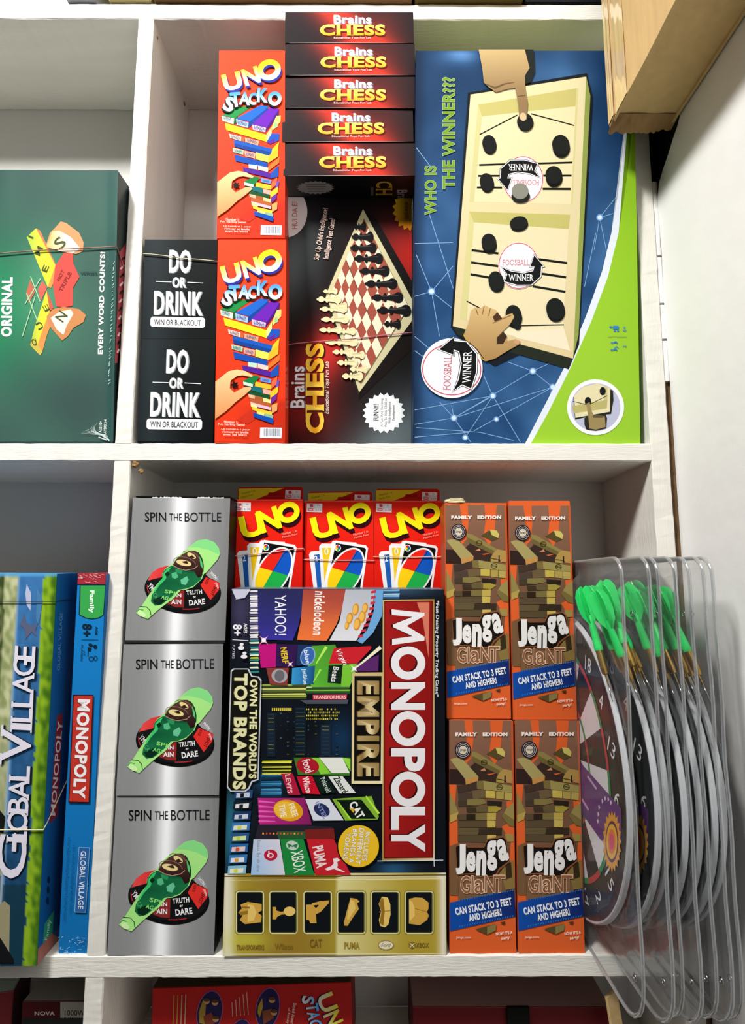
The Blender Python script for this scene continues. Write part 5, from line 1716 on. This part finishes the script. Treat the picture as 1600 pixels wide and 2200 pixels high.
def spine2_art():
    P = PW
    n = P.w, P.h, P.d
    A = P.art()
    A.grid([(164, 1231), (232, 1230), (188, 2048), (126, 2048)], 4, 20, lambda x, y: mix('#1a80c8', '#1470b4', (y-1300)/700))
    F = P.art().frame(4.889, 0, 1200)
    F.poly([(800, 150), (1135, 145), (1120, 272), (798, 272)], '#a8303c')
    F.line([(800, 272), (1120, 272)], 8, '#141c28')
    F.poly([(840, 282), (1112, 282), (1095, 590), (1045, 625), (965, 638), (895, 625), (830, 590)], '#1a2c2c')
    F.poly([(850, 284), (1106, 284), (1085, 588), (1040, 618), (965, 630), (900, 618), (842, 588)], '#3aa850')
    F.text('Family', 962, 452, 235, 62, '#f4f8f4', 91, .05)
    nv = '#12283c'
    F.text('8+', 915, 752, 135, 105, nv, 93, .1)
    F.text('AGE', 1015, 758, 92, 26, nv, 93, .03)
    F.line([(858, 852), (1034, 854)], 5, nv)
    F.ell(955, 908, 26, 16, nv, 20); F.ell(1003, 925, 20, 22, nv); F.line([(930, 950), (925, 1030)], 6, nv)
    F.ring(960, 1052, 26, 26, 6, nv); F.ring(1006, 1045, 20, 26, 6, nv); F.poly([(925, 930), (965, 935), (955, 975), (925, 965)], nv)
    F.text('PLAYERS', 862, 990, 170, 20, nv, 93, .01); F.text('2-8', 888, 990, 40, 18, nv, 93, .01)
    random.seed(9)
    for k in range(24):
        x, y = random.uniform(820, 1100), random.uniform(160, 255)
        F.line([(x, y), (x+random.uniform(10, 60), y+random.uniform(-12, 18))], [1.5, 4], '#f0c8cc')
    F.frame(1, 0, 0)
    F.poly([(158.5, 1492), (202.5, 1492), (194, 1724), (148.5, 1723)], '#3a1412')
    F.poly([(160.5, 1494.5), (200.5, 1494.5), (191.8, 1721.5), (150.8, 1720.5)], '#c4372c')
    for d, c in ((1, '#5c1410'), (0, '#f4eef0')):
        F.text('MONOPOLY', 176.5-d, 1608+d, 213, 27, c, 93, .09)
    F.frame(3.793, 0, 1620)
    F.poly([(648, 752), (738, 755), (706, 1285), (612, 1282)], '#7ab0dc'); F.poly([(653, 758), (733, 760), (702, 1279), (618, 1276)], '#2c62a4')
    F.text('GLOBAL VILLAGE', 675, 1020, 470, 44, '#e8ecf6', 93, .02)
    F.text('The World is waiting! Build, Own', 592, 1010, 560, 18, '#14406c', 93, 0)
    F.text('Your Fast-Dealing Property Trading Game', 548, 1010, 690, 18, '#14406c', 93, 0)
    for k in range(26):
        x, y = random.uniform(490, 700), random.uniform(1480, 1612)
        F.line([(x, y), (x+random.uniform(-20, 40), y+random.uniform(-20, 20))], [1.5, 4], '#c4dcf0')
    return [('spine_print', A.mesh('spine_print', 'front', *n), M_WRAP), ('title_lettering', F.mesh('title_lettering', 'front', *n, .0003), M_WRAP)]


box_thing('property_game_box', PW, ['#1674ba', '#222222', '#0d4a84', '#1462a4', '#b03440', '#1462a4'], spine2_art(),
          'narrow bright blue property game spine against the white upright', 'game box', None, M_WRAP)

# ------------------------------------------------------------------ boxes in the bottom row
_a, _b = at(331, 2124, .042), at(759, 2111, .042)
PR = Pose((_a.x+_b.x)/2, .042, ZF, -.0069, -.0088, -.0298, _b.x-_a.x, (_a.z+_b.z)/2-ZF, .09)


def redback_art():
    P = PR
    n = P.w, P.h, P.d
    A = P.art().frame(3.556, 330, 2090)
    A.grid([(-5, 120), (1530, 72), (1550, 700), (-20, 740)], 8, 6, lambda x, y: mix('#c42a26', '#a82020', (y-100)/400))
    B = P.art().frame(3.556, 330, 2090)
    for (x, y, rx, ry) in ((428, 300, 98, 168), (872, 270, 92, 160), (672, 440, 70, 92)):
        B.ell(x, y, rx, ry, '#9c5a8c', 10); B.ell(x, y, rx-6, ry-6, '#2a2454', 10)
    B.polys([([(345, 300), (380, 200), (400, 240), (390, 390), (350, 380)], '#a88a3c'), ([(380, 330), (440, 300), (480, 370), (400, 430)], '#8a4030'),
             ([(800, 250), (830, 190), (835, 260), (810, 340), (795, 300)], '#b8962e'), ([(830, 290), (900, 270), (920, 340), (840, 390)], '#8a4a30')])
    for (x, y) in ((405, 215), (470, 225), (475, 350), (905, 205), (920, 300)):
        B.ell(x, y, 24, 22, '#c89868'); B.ell(x, y-12, 26, 14, '#5c3c28')
    for (x, y0, l, c) in ((245, 290, 260, '#d8b08c'), (215, 290, 250, '#d8b08c'), (185, 290, 250, '#c8903c'), (155, 290, 250, '#c8903c')):
        B.line([(x+3, y0-l/2), (x-6, y0+l/2)], 7, c)
    for k in range(5):
        B.line([(600+k*28, 220-k*20), (605+k*30, 330-k*4)], 6, '#d8a898')
    B.text('Based American', 1065, 330, 210, 26, '#e8c4b8', 98, .02)
    B.text('of Family Fun', 1025, 350, 180, 24, '#e8c4b8', 98, .02)
    T = P.art().frame(3.556, 330, 2090)
    for d, c in ((12, '#241a4a'), (0, lambda x, y: mix('#f0e038', '#e8e4d0', 1-(x-1280)/110))):
        T.text('U', 1325-d, 225, 135, 130, c, 68, .04)
        T.text('N', 1372-d, 345, 100, 130, c, 66, .04)
        T.text('O', 1420-d, 470, 130, 130, c, 64, .05)
    for d, c in ((9, '#141420'), (0, lambda x, y: mix('#58a8f0', '#e8f0fa', 1-(x-1150)/110))):
        for (s, x, y, r) in (('S', 1180, 205, 95), ('T', 1212, 262, 82), ('A', 1222, 322, 80), ('C', 1238, 385, 84), ('K', 1255, 450, 75)):
            T.text(s, x-d, y, 62, 95, c, r, .045)
    return [('side_print', A.mesh('side_print', 'front', *n), M_CARD), ('round_photo_pictures', B.mesh('round_photo_pictures', 'front', *n, .0003), M_CARD),
            ('title_lettering', T.mesh('title_lettering', 'front', *n, .0004), M_CARD)]


box_thing('block_game_box', PR, ['#b02424', '#8a1c1c', '#801a1a', '#801a1a', '#3a3420', '#801a1a'], redback_art(),
          'red block game box lying on its side in the dark bottom row', 'game box')

_a = at(48, 2151, .042)
PN = Pose((_a.x-.0210)/2, .042, ZF, 0, 0, 0, -.0214-_a.x, _a.z-ZF, .09)
nv = PN.art().frame(3.793, 0, 1620)
nv.grid([(180, 2020), (690, 2020), (690, 2400), (180, 2400)], 4, 4, lambda x, y: mix('#5a1a20', '#4a1418', (x-200)/300))
nv.poly([(492, 2020), (690, 2020), (690, 2150), (492, 2150)], '#a8a49c')
nv.poly([(180, 2150), (690, 2150), (690, 2400), (180, 2400)], '#26282a')
nv.text('NOVA', 365, 2112, 165, 34, '#d8c8c8', 0, .05)
nv.text('1000W', 610, 2108, 165, 46, '#2a2a2c', 0, .01)
nv.text('Professional', 600, 2150, 150, 18, '#3a3a3c', 0, 0)
box_thing('appliance_box', PN, ['#5a1a20', '#333333', '#4a1418', '#777470', '#85807a', '#333333'],
          [('front_print', nv.mesh('front_print', 'front', PN.w, PN.h, PN.d), M_CARD)],
          'dark red and white appliance box in the bottom left compartment', 'box')
PN2 = Pose(-.162, .042, ZF, .25, 0, 0, .075, .083, .07)
box_thing('red_carton', PN2, ['#7a2c30', '#333333', '#4a2020', '#4a2020', '#8a9a92', '#333333'], [], 'small dark red carton at the very bottom left corner', 'box')
PQ = Pose(.452, .045, ZF, 0, 0, .004, .228, .0685, .09)
box_thing('maroon_box', PQ, ['#6a1a20', '#333333', '#4a1418', '#4a1418', '#8a6a66', '#333333'], [], 'wide maroon box in the dark bottom right of the unit', 'box')
o = link('black_strap', carton_mesh('black_strap', .026, .0705, .004, 0, ['#0c0c0c']*6, .0004), None, M_CARD)
o.location = (.459, .0405, ZF)
o.rotation_euler = (0, .0, 0)
tag(o, 'black strap standing against the front of the wide maroon box', 'strap')
sl = plank('board_scrap', (.0, .0, 0), (.018, .004, .098), 2, M_KRAFT, None, seed=55, amp=.0004, n=20)
sl.location = (.5645, .015, ZF)
sl.rotation_euler = (-.06, -.12, .5)
tag(sl, 'pale board scrap leaning at the right end of the bottom row', 'board')

# ------------------------------------------------------------------ cartons above
def crumpled(name, w, d, h, seed, amp, mat, open_edge=False):
    bm = bmesh.new()
    bmesh.ops.create_cube(bm, size=1)
    bmesh.ops.subdivide_edges(bm, edges=list(bm.edges), cuts=14, use_grid_fill=True)
    for v in bm.verts:
        v.co = Vector((v.co.x*w, v.co.y*d, v.co.z*h))
        k = amp*(1+3*max(0, 1-abs(v.co.z+h/2)/.02)*max(0, 1-abs(v.co.y-d/2)/.03))
        v.co += noise.noise_vector(v.co*28+Vector((seed, 0, 0)))*k+noise.noise_vector(v.co*90+Vector((seed, 5, 0)))*k*.35
    return bm_mesh(name, bm, True)


big = empty('shipping_carton', (.6195, -.045, .405))
tag(big, 'kraft cardboard carton jutting out at the upper right corner beside the wall', 'carton')


def slab(pts, thick, name, mat, parent, nsub=22, amp=.0005, seed=0):
    """card panel spanned by four corners with slight warping; thick is the card thickness vector"""
    a, b, c, d = [Vector(p) for p in pts]
    t = Vector(thick)
    vs, fs = [], []
    for k in (0, 1):
        for j in range(nsub+1):
            for i in range(nsub+1):
                s, u = i/nsub, j/nsub
                p = (a*(1-s)+b*s)*(1-u)+(d*(1-s)+c*s)*u
                w_ = noise.noise(Vector((s*5, u*5, seed)))*amp
                vs.append(p+t*k+t.normalized()*w_)
    N = nsub+1
    for j in range(nsub):
        for i in range(nsub):
            q = j*N+i
            fs.append((q, q+1, q+N+1, q+N)); q += N*N
            fs.append((q, q+N, q+N+1, q+1))
    rim = [i for i in range(N)]+[j*N+N-1 for j in range(1, N)]+[(N-1)*N+i for i in range(N-2, -1, -1)]+[j*N for j in range(N-2, 0, -1)]
    for i in range(len(rim)):
        p, q = rim[i], rim[(i+1) % len(rim)]
        fs.append((p, p+N*N, q+N*N, q))
    me = mesh_from(name, vs, fs, smooth=False)
    bm = bmesh.new(); bm.from_mesh(me); bmesh.ops.recalc_face_normals(bm, faces=bm.faces); bm.to_mesh(me); bm.free()
    return link(name, me, parent, mat)


# local frame of the carton: x across, y towards the shelf (0) and the viewer (negative)
x0, x1, yn, zt = -.0385, .0365, -.30, .42
slab([(x0, yn, 0), (x0, 0, 0), (x0, 0, zt), (x0, yn, zt)], (.003, 0, 0), 'side_panel', M_KRAFT, big, amp=.0010, seed=2)
slab([(x1, yn, 0), (x1, 0, 0), (x1, 0, zt), (x1, yn, zt)], (-.003, 0, 0), 'side_panel', M_KRAFT, big, amp=.0006, seed=4)
slab([(x0, 0, .0), (x1, 0, .0), (x1, 0, zt), (x0, 0, zt)], (0, -.003, 0), 'end_panel', M_KRAFT, big, seed=6)
slab([(x0, yn, .0), (x1, yn, .0), (x1, yn, zt), (x0, yn, zt)], (0, .003, 0), 'end_panel', M_KRAFT, big, seed=8)
slab([(x0+.001, yn, .001), (x1, yn, .001), (x1, -.001, .0035), (x0+.001, -.001, .0035)], (0, 0, .003), 'bottom_flap', M_KRAFT, big, amp=.0012, seed=9)
slab([(x0, yn, zt), (x1, yn, zt), (x1, 0, zt), (x0, 0, zt)], (0, 0, -.003), 'top_flap', M_KRAFT, big, seed=10)
# crumpled torn lip along the far bottom edge and the folded tape on the near edge
vs, fs = [], []
m = 46
for i in range(m+1):
    s = i/m
    x = x0-.001+(x1-x0+.002)*s
    n1 = noise.noise(Vector((s*11, 1, 0))); n2 = noise.noise(Vector((s*26, 5, 0)))
    for j in range(6):
        u = j/5
        vs.append((x, -.018+.020*u+n1*.002*u, .0020-.0080*u*(1+.15*n2*u)+.003*n1*sin(u*5)+(.004*s*s*u if s > .75 else 0)))
for i in range(m):
    for j in range(5):
        q = i*6+j
        fs.append((q, q+1, q+7, q+6))
lip = link('torn_lip', mesh_from('torn_lip', vs, fs), big, M_KRAFT_D)
sm = lip.modifiers.new('thickness', 'SOLIDIFY'); sm.thickness = .0012
lip['label'] = 'crumpled torn brown lip'
slab([(x0-.0012, -.016, .004), (x0-.0012, -.001, .002), (x0-.0012, .0005, zt), (x0-.0012, -.016, zt)], (-.0003, 0, 0), 'clear_tape', M_TAPE, big, amp=.0005, seed=12)
slab([(x0-.0008, -.05, .0), (x0-.0008, -.022, .0), (x0-.0008, -.022, zt), (x0-.0008, -.05, zt)], (-.0003, 0, 0), 'clear_tape', M_TAPE, big, amp=.0003, seed=13)
for (nm, xa, xb, h, yy, col, lab) in (('brown_carton', .0, .345, .22, -.006, '#6d5032', 'brown carton on top of the unit above the red and black boxes'),
                                      ('olive_carton', .349, .493, .22, -.008, '#5c4c26', 'olive brown carton on the unit top, right of the longer carton'),
                                      ('navy_box', .497, .628, .20, -.002, '#14161c', 'dark navy box on top of the unit at the upper right'),
                                      ('grey_box', -.116, -.078, .15, -.004, '#8b8a92', 'small grey box on top of the unit, leftmost at the frame edge'),
                                      ('yellow_carton', -.060, -.004, .16, -.003, '#9a8a58', 'dull yellow carton on the unit top above the white upright')):
    Pm = Pose((xa+xb)/2, yy, ZT1+.0006, 0, 0, 0, xb-xa, h, .13)
    box_thing(nm, Pm, [col]*6, [], lab, 'carton')

# ------------------------------------------------------------------ dart sets in clear shells
XB = .532
RB, YC, ZC = .1680, .048, -.355


def bend(y, off=0):
    """packs run straight out of the shelf and curve behind the boxes at the back"""
    y0, r = .082, .045
    if y <= y0:
        return off, y
    a = min((y-y0)/r, 1.25)
    rest = (y-y0)-a*r
    x = -(r*(1-cos(a)))-rest*sin(a)
    yy = y0+r*sin(a)+rest*cos(a)
    return x+off*cos(a), min(yy, .146)+off*sin(a)*.2


def disc_mesh():
    vs, fs, cs, mi = [], [], [], []
    NS, NR = 120, 10
    blk, rim = (.045, .045, .05), (.74, .75, .77)
    for side, off in ((0, -.0034), (1, .0018)):
        for i in range(NR+1):
            r = RB*(i/NR)
            for j in range(NS):
                t = 2*pi*j/NS
                x, y = bend(YC-r*sin(t), off)
                vs.append((x, y, ZC+r*cos(t))); cs.append(blk)
    N1 = (NR+1)*NS
    for side in (0, 1):
        b = side*N1
        for i in range(NR):
            for j in range(NS):
                q = b+i*NS+j; w = b+i*NS+(j+1) % NS
                fs.append((q, w, w+NS, q+NS) if side else (q, q+NS, w+NS, w))
    # raised white rim
    b = len(vs)
    prof_ = ((RB-.0012, -.0037), (RB+.0008, -.0040), (RB+.0020, -.0028), (RB+.0022, .0010), (RB+.0010, .0022), (RB-.0012, .0020))
    for j in range(NS):
        t = 2*pi*j/NS
        for (r, o_) in prof_:
            x, y = bend(YC-r*sin(t), o_)
            vs.append((x, y, ZC+r*cos(t))); cs.append(rim)
    k = len(prof_)
    for j in range(NS):
        for i in range(k-1):
            q = b+j*k+i; w = b+((j+1) % NS)*k+i
            fs.append((q, q+1, w+1, w))
    return mesh_from('dartboard', vs, fs, cs)


def face_mesh():
    vs, fs, cs = [], [], []
    OFF = -.0038

    def put(pts, col, lay=0):
        b = len(vs)
        for (u, v) in pts:       # u to the right as seen (towards the viewer), v up
            x, y = bend(YC-u, OFF-.00008*lay)
            vs.append((x, y, ZC+v)); cs.append(C(col))
        fs.append(tuple(range(b, b+len(pts))))

    def sector(r0, r1, a0, a1, col, lay=0, n=4):
        pts = [(r0*sin(a0+(a1-a0)*k/n), r0*cos(a0+(a1-a0)*k/n)) for k in range(n+1)]
        pts += [(r1*sin(a1-(a1-a0)*k/n), r1*cos(a1-(a1-a0)*k/n)) for k in range(n+1)]
        put(pts, col, lay)
    for i in range(20):
        a0, a1 = radians(i*18-9), radians(i*18+9)
        w = i % 2
        sector(.013, .0735, a0, a1, '#e4e2e6' if w else '#141414')
        sector(.0735, .0785, a0, a1, '#1d8a50' if w else '#c83038', 1)
        sector(.0785, .1275, a0, a1, '#e4e2e6' if w else '#141414')
        sector(.1275, .1330, a0, a1, '#1d8a50' if w else '#c83038', 1)
    sector(.0065, .013, 0, 2*pi, '#1d8a50', 1, 30)
    sector(.0, .0065, 0, 2*pi, '#c83038', 2, 30)
    nums = (20, 1, 18, 4, 13, 6, 10, 15, 2, 17, 3, 19, 7, 16, 8, 11, 14, 9, 12, 5)
    for i, q in enumerate(nums):
        a = radians(i*18)
        s = str(q)
        gv, gf = glyphs(s, .0)
        gx0, gx1, gy0, gy1 = gbox(s)
        w = .0085*len(s) if len(s) > 1 else .009
        h = .0165
        cu, cv = .1475*sin(a), .1475*cos(a)
        b = len(vs)
        for (gx, gy) in gv:
            u = (gx-(gx0+gx1)/2)/(gx1-gx0)*w; v = (gy-(gy0+gy1)/2)/(gy1-gy0)*h
            uu = cu+u*cos(a*.35)+v*sin(a*.35); vv = cv-u*sin(a*.35)+v*cos(a*.35)
            x, y = bend(YC-uu, OFF-.0002)
            vs.append((x, y, ZC+vv)); cs.append((.93, .93, .93))
        fs += [tuple(b+k for k in f) for f in gf]
    # purple paper with a flame ring stuck across the face
    def P_(px, py):
        p = atX(px, py, XB)
        return (YC-p.y, p.z-ZC)
    pw = [P_(1240, 1610), P_(1262, 1648), P_(1300, 1690), P_(1345, 1740), P_(1345, 1812), P_(1325, 1825), P_(1300, 1808), P_(1262, 1755), P_(1240, 1700)]
    put(pw, '#5c1c78', 5)
    for (k, rx, ry, c) in ((6, 17, 56, '#e8a020'), (7, 14, 45, '#5a1848'), (8, 12, 38, '#f0b828'), (9, 8, 27, '#f07a3c'), (10, 5, 17, '#e0507c')):
        pts = []
        for j in range(40):
            t = 2*pi*j/40
            kk = 1 if (j % 2 or k != 6) else 1.22
            pts.append(P_(1325+rx*kk*cos(t), 1812+ry*kk*sin(t)))
        put(pts, c, k)
    for (a, b_) in (((1270, 1672), (1290, 1700)), ((1258, 1722), (1272, 1745))):
        put([P_(a[0], a[1]), P_(a[0]+2, a[1]-4), P_(b_[0]+2, b_[1]-4), P_(b_[0], b_[1])], '#c8a8d8', 6)
    for (x, y) in ((1302, 1722), (1308, 1716), (1315, 1718), (1321, 1725), (1295, 1735), (1293, 1750), (1292, 1765)):
        put([P_(x, y), P_(x+2, y-3), P_(x+4, y+4), P_(x+1, y+8)], '#e0d0ea', 6)
    return mesh_from('face_print', vs, fs, cs)


def shell_mesh():
    """clear clamshell: flat flange with a raised blister over the board and the darts"""
    Y0, Y1, Z0, Z1 = -.128, .225, ZB1+.0008, -.122
    NY, NZ = 44, 60
    vs, fs = [], []
    rc = .018
    for side in (-1, 1):
        for j in range(NZ+1):
            for i in range(NY+1):
                y = Y0+(Y1-Y0)*i/NY; z = Z0+(Z1-Z0)*j/NZ
                # round the near corners
                for zc, s, rr in ((Z1-rc, 1, rc), (Z0+.045, -1, .045)):
                    if (z-zc)*s > 0 and y < Y0+rr:
                        d = min(1, (z-zc)*s/rr)
                        y = max(y, Y0+rr-rr*math.sqrt(max(0, 1-d*d)))
                r = math.hypot(y-YC, z-ZC)
                h = 0
                t_ = (RB+.006-r)/.006
                if t_ > 0: h = .0072*min(1, t_)
                # dart pocket
                dz = (z+.195)/.062; dy = (y+.068)/.052
                q = 1-max(abs(dz), abs(dy))
                if q > 0 and side < 0: h = max(h, .0150*min(1, q*5))
                h += .0007*noise.noise(Vector((y*40, z*40, side*3)))
                e_ = min(1, min(y-Y0, z-Z0, Z1-z)/.004) if i and j and j < NZ else 0
                x, yy = bend(y, side*(.0004+h*max(.0, e_)))
                vs.append((x, yy, z))
    N = (NY+1)*(NZ+1)
    for s in (0, 1):
        for j in range(NZ):
            for i in range(NY):
                q = s*N+j*(NY+1)+i
                fs.append((q, q+1, q+NY+2, q+NY+1) if s else (q, q+NY+1, q+NY+2, q+1))
    me = mesh_from('clear_shell', vs, fs, smooth=True)
    return me


def fold_mesh():
    """thick folded edge of the shell, near upright, top and bottom"""
    Y0, Z0, Z1, rc = -.128, ZB1+.0018, -.122, .018
    pts = [(.16, Z1)]
    pts += [(.10, Z1), (.05, Z1), (0, Z1), (-.06, Z1), (-.10, Z1)]
    for k in range(7):
        a = radians(90+k*15)
        pts.append((Y0+rc+rc*cos(a), Z1-rc+rc*sin(a)))
    rb = .045
    for k in range(14):
        pts.append((Y0+.0012*sin(k*1.3), Z1-rc-(Z1-Z0-rc-rb)*(k+1)/15))
    for k in range(7):
        a = radians(180+k*15)
        pts.append((Y0+rb+rb*cos(a), Z0+rb+rb*sin(a)))
    pts += [(-.06, Z0), (-.03, Z0), (.0, Z0), (.05, Z0), (.10, Z0), (.16, Z0)]
    P3 = []
    for (y, z) in pts:
        x, yy = bend(y, 0)
        P3.append((x, yy, z))
    return tube_mesh('folded_edge', P3, .0019, n=6)


def dart_parts():
    """dart lying point-down; origin at the point end"""
    L = .092
    body = []
    prof_ = ((0, .0006), (.010, .0010), (.0105, .0030), (.016, .0037), (.034, .0037), (.0345, .0026))
    n = 14
    vs, fs = [], []
    for (l, r) in prof_:
        for j in range(n):
            t = 2*pi*j/n
            vs.append((r*cos(t), r*sin(t), l))
    for i in range(len(prof_)-1):
        for j in range(n):
            fs.append((i*n+j, i*n+(j+1) % n, (i+1)*n+(j+1) % n, (i+1)*n+j))
    fs.append(tuple(range(n))[::-1]); fs.append(tuple(range(5*n, 6*n)))
    barrel = mesh_from('barrel', vs, fs, smooth=False)
    vs, fs = [], []
    prof2 = ((.0335, .0040), (.036, .0044), (.058, .0034), (.064, .0030), (.070, .0022))
    for (l, r) in prof2:
        for j in range(n):
            t = 2*pi*j/n
            vs.append((r*cos(t), r*sin(t), l))
    for i in range(len(prof2)-1):
        for j in range(n):
            fs.append((i*n+j, i*n+(j+1) % n, (i+1)*n+(j+1) % n, (i+1)*n+j))
    for k in range(4):
        a = pi/2*k+.4
        sil = [(.0015, .060), (.0035, .062), (.0085, .070), (.0108, .080), (.0108, .092), (.0080, .0985), (.0040, .101), (.0010, .100)]
        for s in (-.0004, .0004):
            b = len(vs)
            for (r, l) in sil:
                vs.append((r*cos(a)-s*sin(a), r*sin(a)+s*cos(a), l))
            m_ = len(sil)
            fs.append(tuple(range(b, b+m_)) if s > 0 else tuple(range(b, b+m_))[::-1])
        for i in range(m_):
            q, w = b-m_+i, b-m_+(i+1) % m_
            fs.append((q, w, w+m_, q+m_))
    fl = mesh_from('flight', vs, fs, smooth=False)
    pt = tube_mesh('point', [(0, 0, -.016), (0, 0, .001)], [.0003, .0007], n=8)
    return barrel, fl, pt


DM, FM, SM, EM = disc_mesh(), face_mesh(), shell_mesh(), fold_mesh()
DB, DF, DP = dart_parts()
BR = tube_mesh('rivet', [(.0026*cos(t*pi/8), .0026*sin(t*pi/8), 0) for t in range(16)], .0007, closed=True, n=6)
packs = [(.5330, .004, 0, 0), (.5550, -.002, .012, -.004), (.5680, .005, .004, .002), (.5800, -.002, .012, .004), (.5970, .003, .006, -.003), (.6080, -.001, .010, .003), (.6190, .002, .004, 0)]
PL = ['clear-packed dart set nearest the orange boxes, its numbered board face showing', 'second clear-packed dart set from the orange boxes, deep green flight',
      'third clear-packed dart set from the orange boxes', 'fourth clear-packed dart set, in the middle of the row of seven', 'fifth clear-packed dart set from the orange boxes',
      'sixth clear-packed dart set, second from the white wall', 'seventh clear-packed dart set, outermost beside the white wall']
random.seed(21)
for i, (x, yo, yaw, lean) in enumerate(packs):
    root = empty('dart_set_pack', (x, yo, 0))
    root.rotation_euler = (0, 0, yaw)
    tag(root, PL[i], 'dart set', 'clear-packed dart sets in a row')
    b = link('dartboard', DM, root, M_PLASTIC)
    link('face_print', FM, b, M_PLASTIC)
    link('clear_shell', SM, root, M_CLEAR)
    link('folded_edge', EM, root, M_CLEAR_E)
    for k, (y, z, rx) in enumerate(((-.088, -.238, .50), (-.078, -.246, .42), (-.062, -.240, .36))):
        if k == 2 and i not in (1, 4) or k == 0 and i in (0, 3):
            continue
        d = empty('dart', (-.0090, -.024+y+random.uniform(-.004, .004), z+random.uniform(-.008, .003)))
        d.parent = root
        d.rotation_euler = (-rx*.8+random.uniform(-.05, .05), random.uniform(-.03, .03), random.uniform(0, 1.5))
        link('barrel', DB, d, M_BRASS); link('flight', DF, d, M_GREEN); link('point', DP, d, M_STEEL)
    for (y, z) in ((-.090, -.178), (-.113, -.505)):
        r = link('rivet', BR, root, M_STEEL)
        r.location = (-.0012, y, z)
        r.rotation_euler = (0, pi/2, 0)


# ------------------------------------------------------------------ rubber bands
def band(P, zl, zr, mat, label, r=.0006, wob=.0004, off=0, twist=0, zb=None):
    """elastic loop round the width and depth of a box, crossing its front from zl to zr"""
    w, d = P.w/2+r+off, P.d+r+off
    f = -(r+off+.0016)
    pts = []
    for k in range(21):
        s = k/20
        pts.append((-w+2*w*s, f, zl+(zr-zl)*s+wob*sin(s*9+twist)))
    zb = (zl+zr)/2 if zb is None else zb
    for k in range(1, 8):
        pts.append((w+.0003, f+(d-f)*k/8, zr+(zb-zr)*k/8))
    for k in range(8):
        pts.append((w-2*w*k/7, d, zb))
    for k in range(1, 8):
        pts.append((-w-.0003, d+(f-d)*k/8, zb+(zl-zb)*k/8))
    o = link('rubber_band', tube_mesh('rubber_band', pts, r, True, 6), None, mat)
    o.location = P.loc; o.rotation_euler = P.eul
    tag(o, label, 'rubber band')
    return o


def zat(P, x, y):
    return P.uv()(x, y)[1]


band(PD['a'], zat(PD['a'], 309, 547), zat(PD['a'], 466, 564), M_BAND_C, 'thin cream rubber band around the upper black game box', .0006)
band(PG, zat(PG, -310, 572), zat(PG, 250, 529), M_BAND_R, 'reddish brown rubber band around the dark green word game box', .0006, .0012, 0, 2, zat(PG, 250, 600))
band(PC, zat(PC, 612, 742), zat(PC, 887, 716), M_BAND_P, 'pink rubber band across the upright chess box', .0006)
band(PU[0], zat(PU[0], 500, 1196), zat(PU[0], 649, 1178.5), M_BAND_W, 'pale pink band slanting on the left red deck box', .0006)
band(PU[1], zat(PU[1], 652, 1202), zat(PU[1], 802, 1205), M_BAND_W, 'pale band across the middle red deck box', .0006)
band(PU[2], zat(PU[2], 804, 1196), zat(PU[2], 953, 1197.5), M_BAND_C, 'cream band across the right red deck box', .0006)
band(PV, zat(PV, -380, 1783), zat(PV, 97, 1781), M_BAND_C, 'cream rubber band low around the blue scenic game box', .0006, .0002, 0, 0, zat(PV, 97, 1700))
band(PV, zat(PV, -340, 1290), zat(PV, 118, 1292), M_BAND_K, 'thin black string high around the blue scenic game box', .00045, 0)
root = empty('rubber_band_bundle', (PJ[0].loc.x-.0235+.0, PJ[0].loc.y+.004, PJ[0].loc.z+PJ[0].h+.0004))
tag(root, 'small bundle of cream rubber bands lying on the upper left orange box', 'rubber bands')
for k in range(5):
    pts = []
    for j in range(28):
        t = 2*pi*j/28
        rx, ry = .0125-.0006*k, .0052-.0005*(k % 3)
        sx = math.copysign(abs(cos(t))**.7, cos(t))
        pts.append((rx*sx+.0006*sin(k*2), ry*sin(t)-.004+.0004*k, .0008+.0009*k+.0006*sin(t*2+k)))
    link('band_loop', tube_mesh('band_loop', pts, .0006, True, 6), root, M_BAND_C)
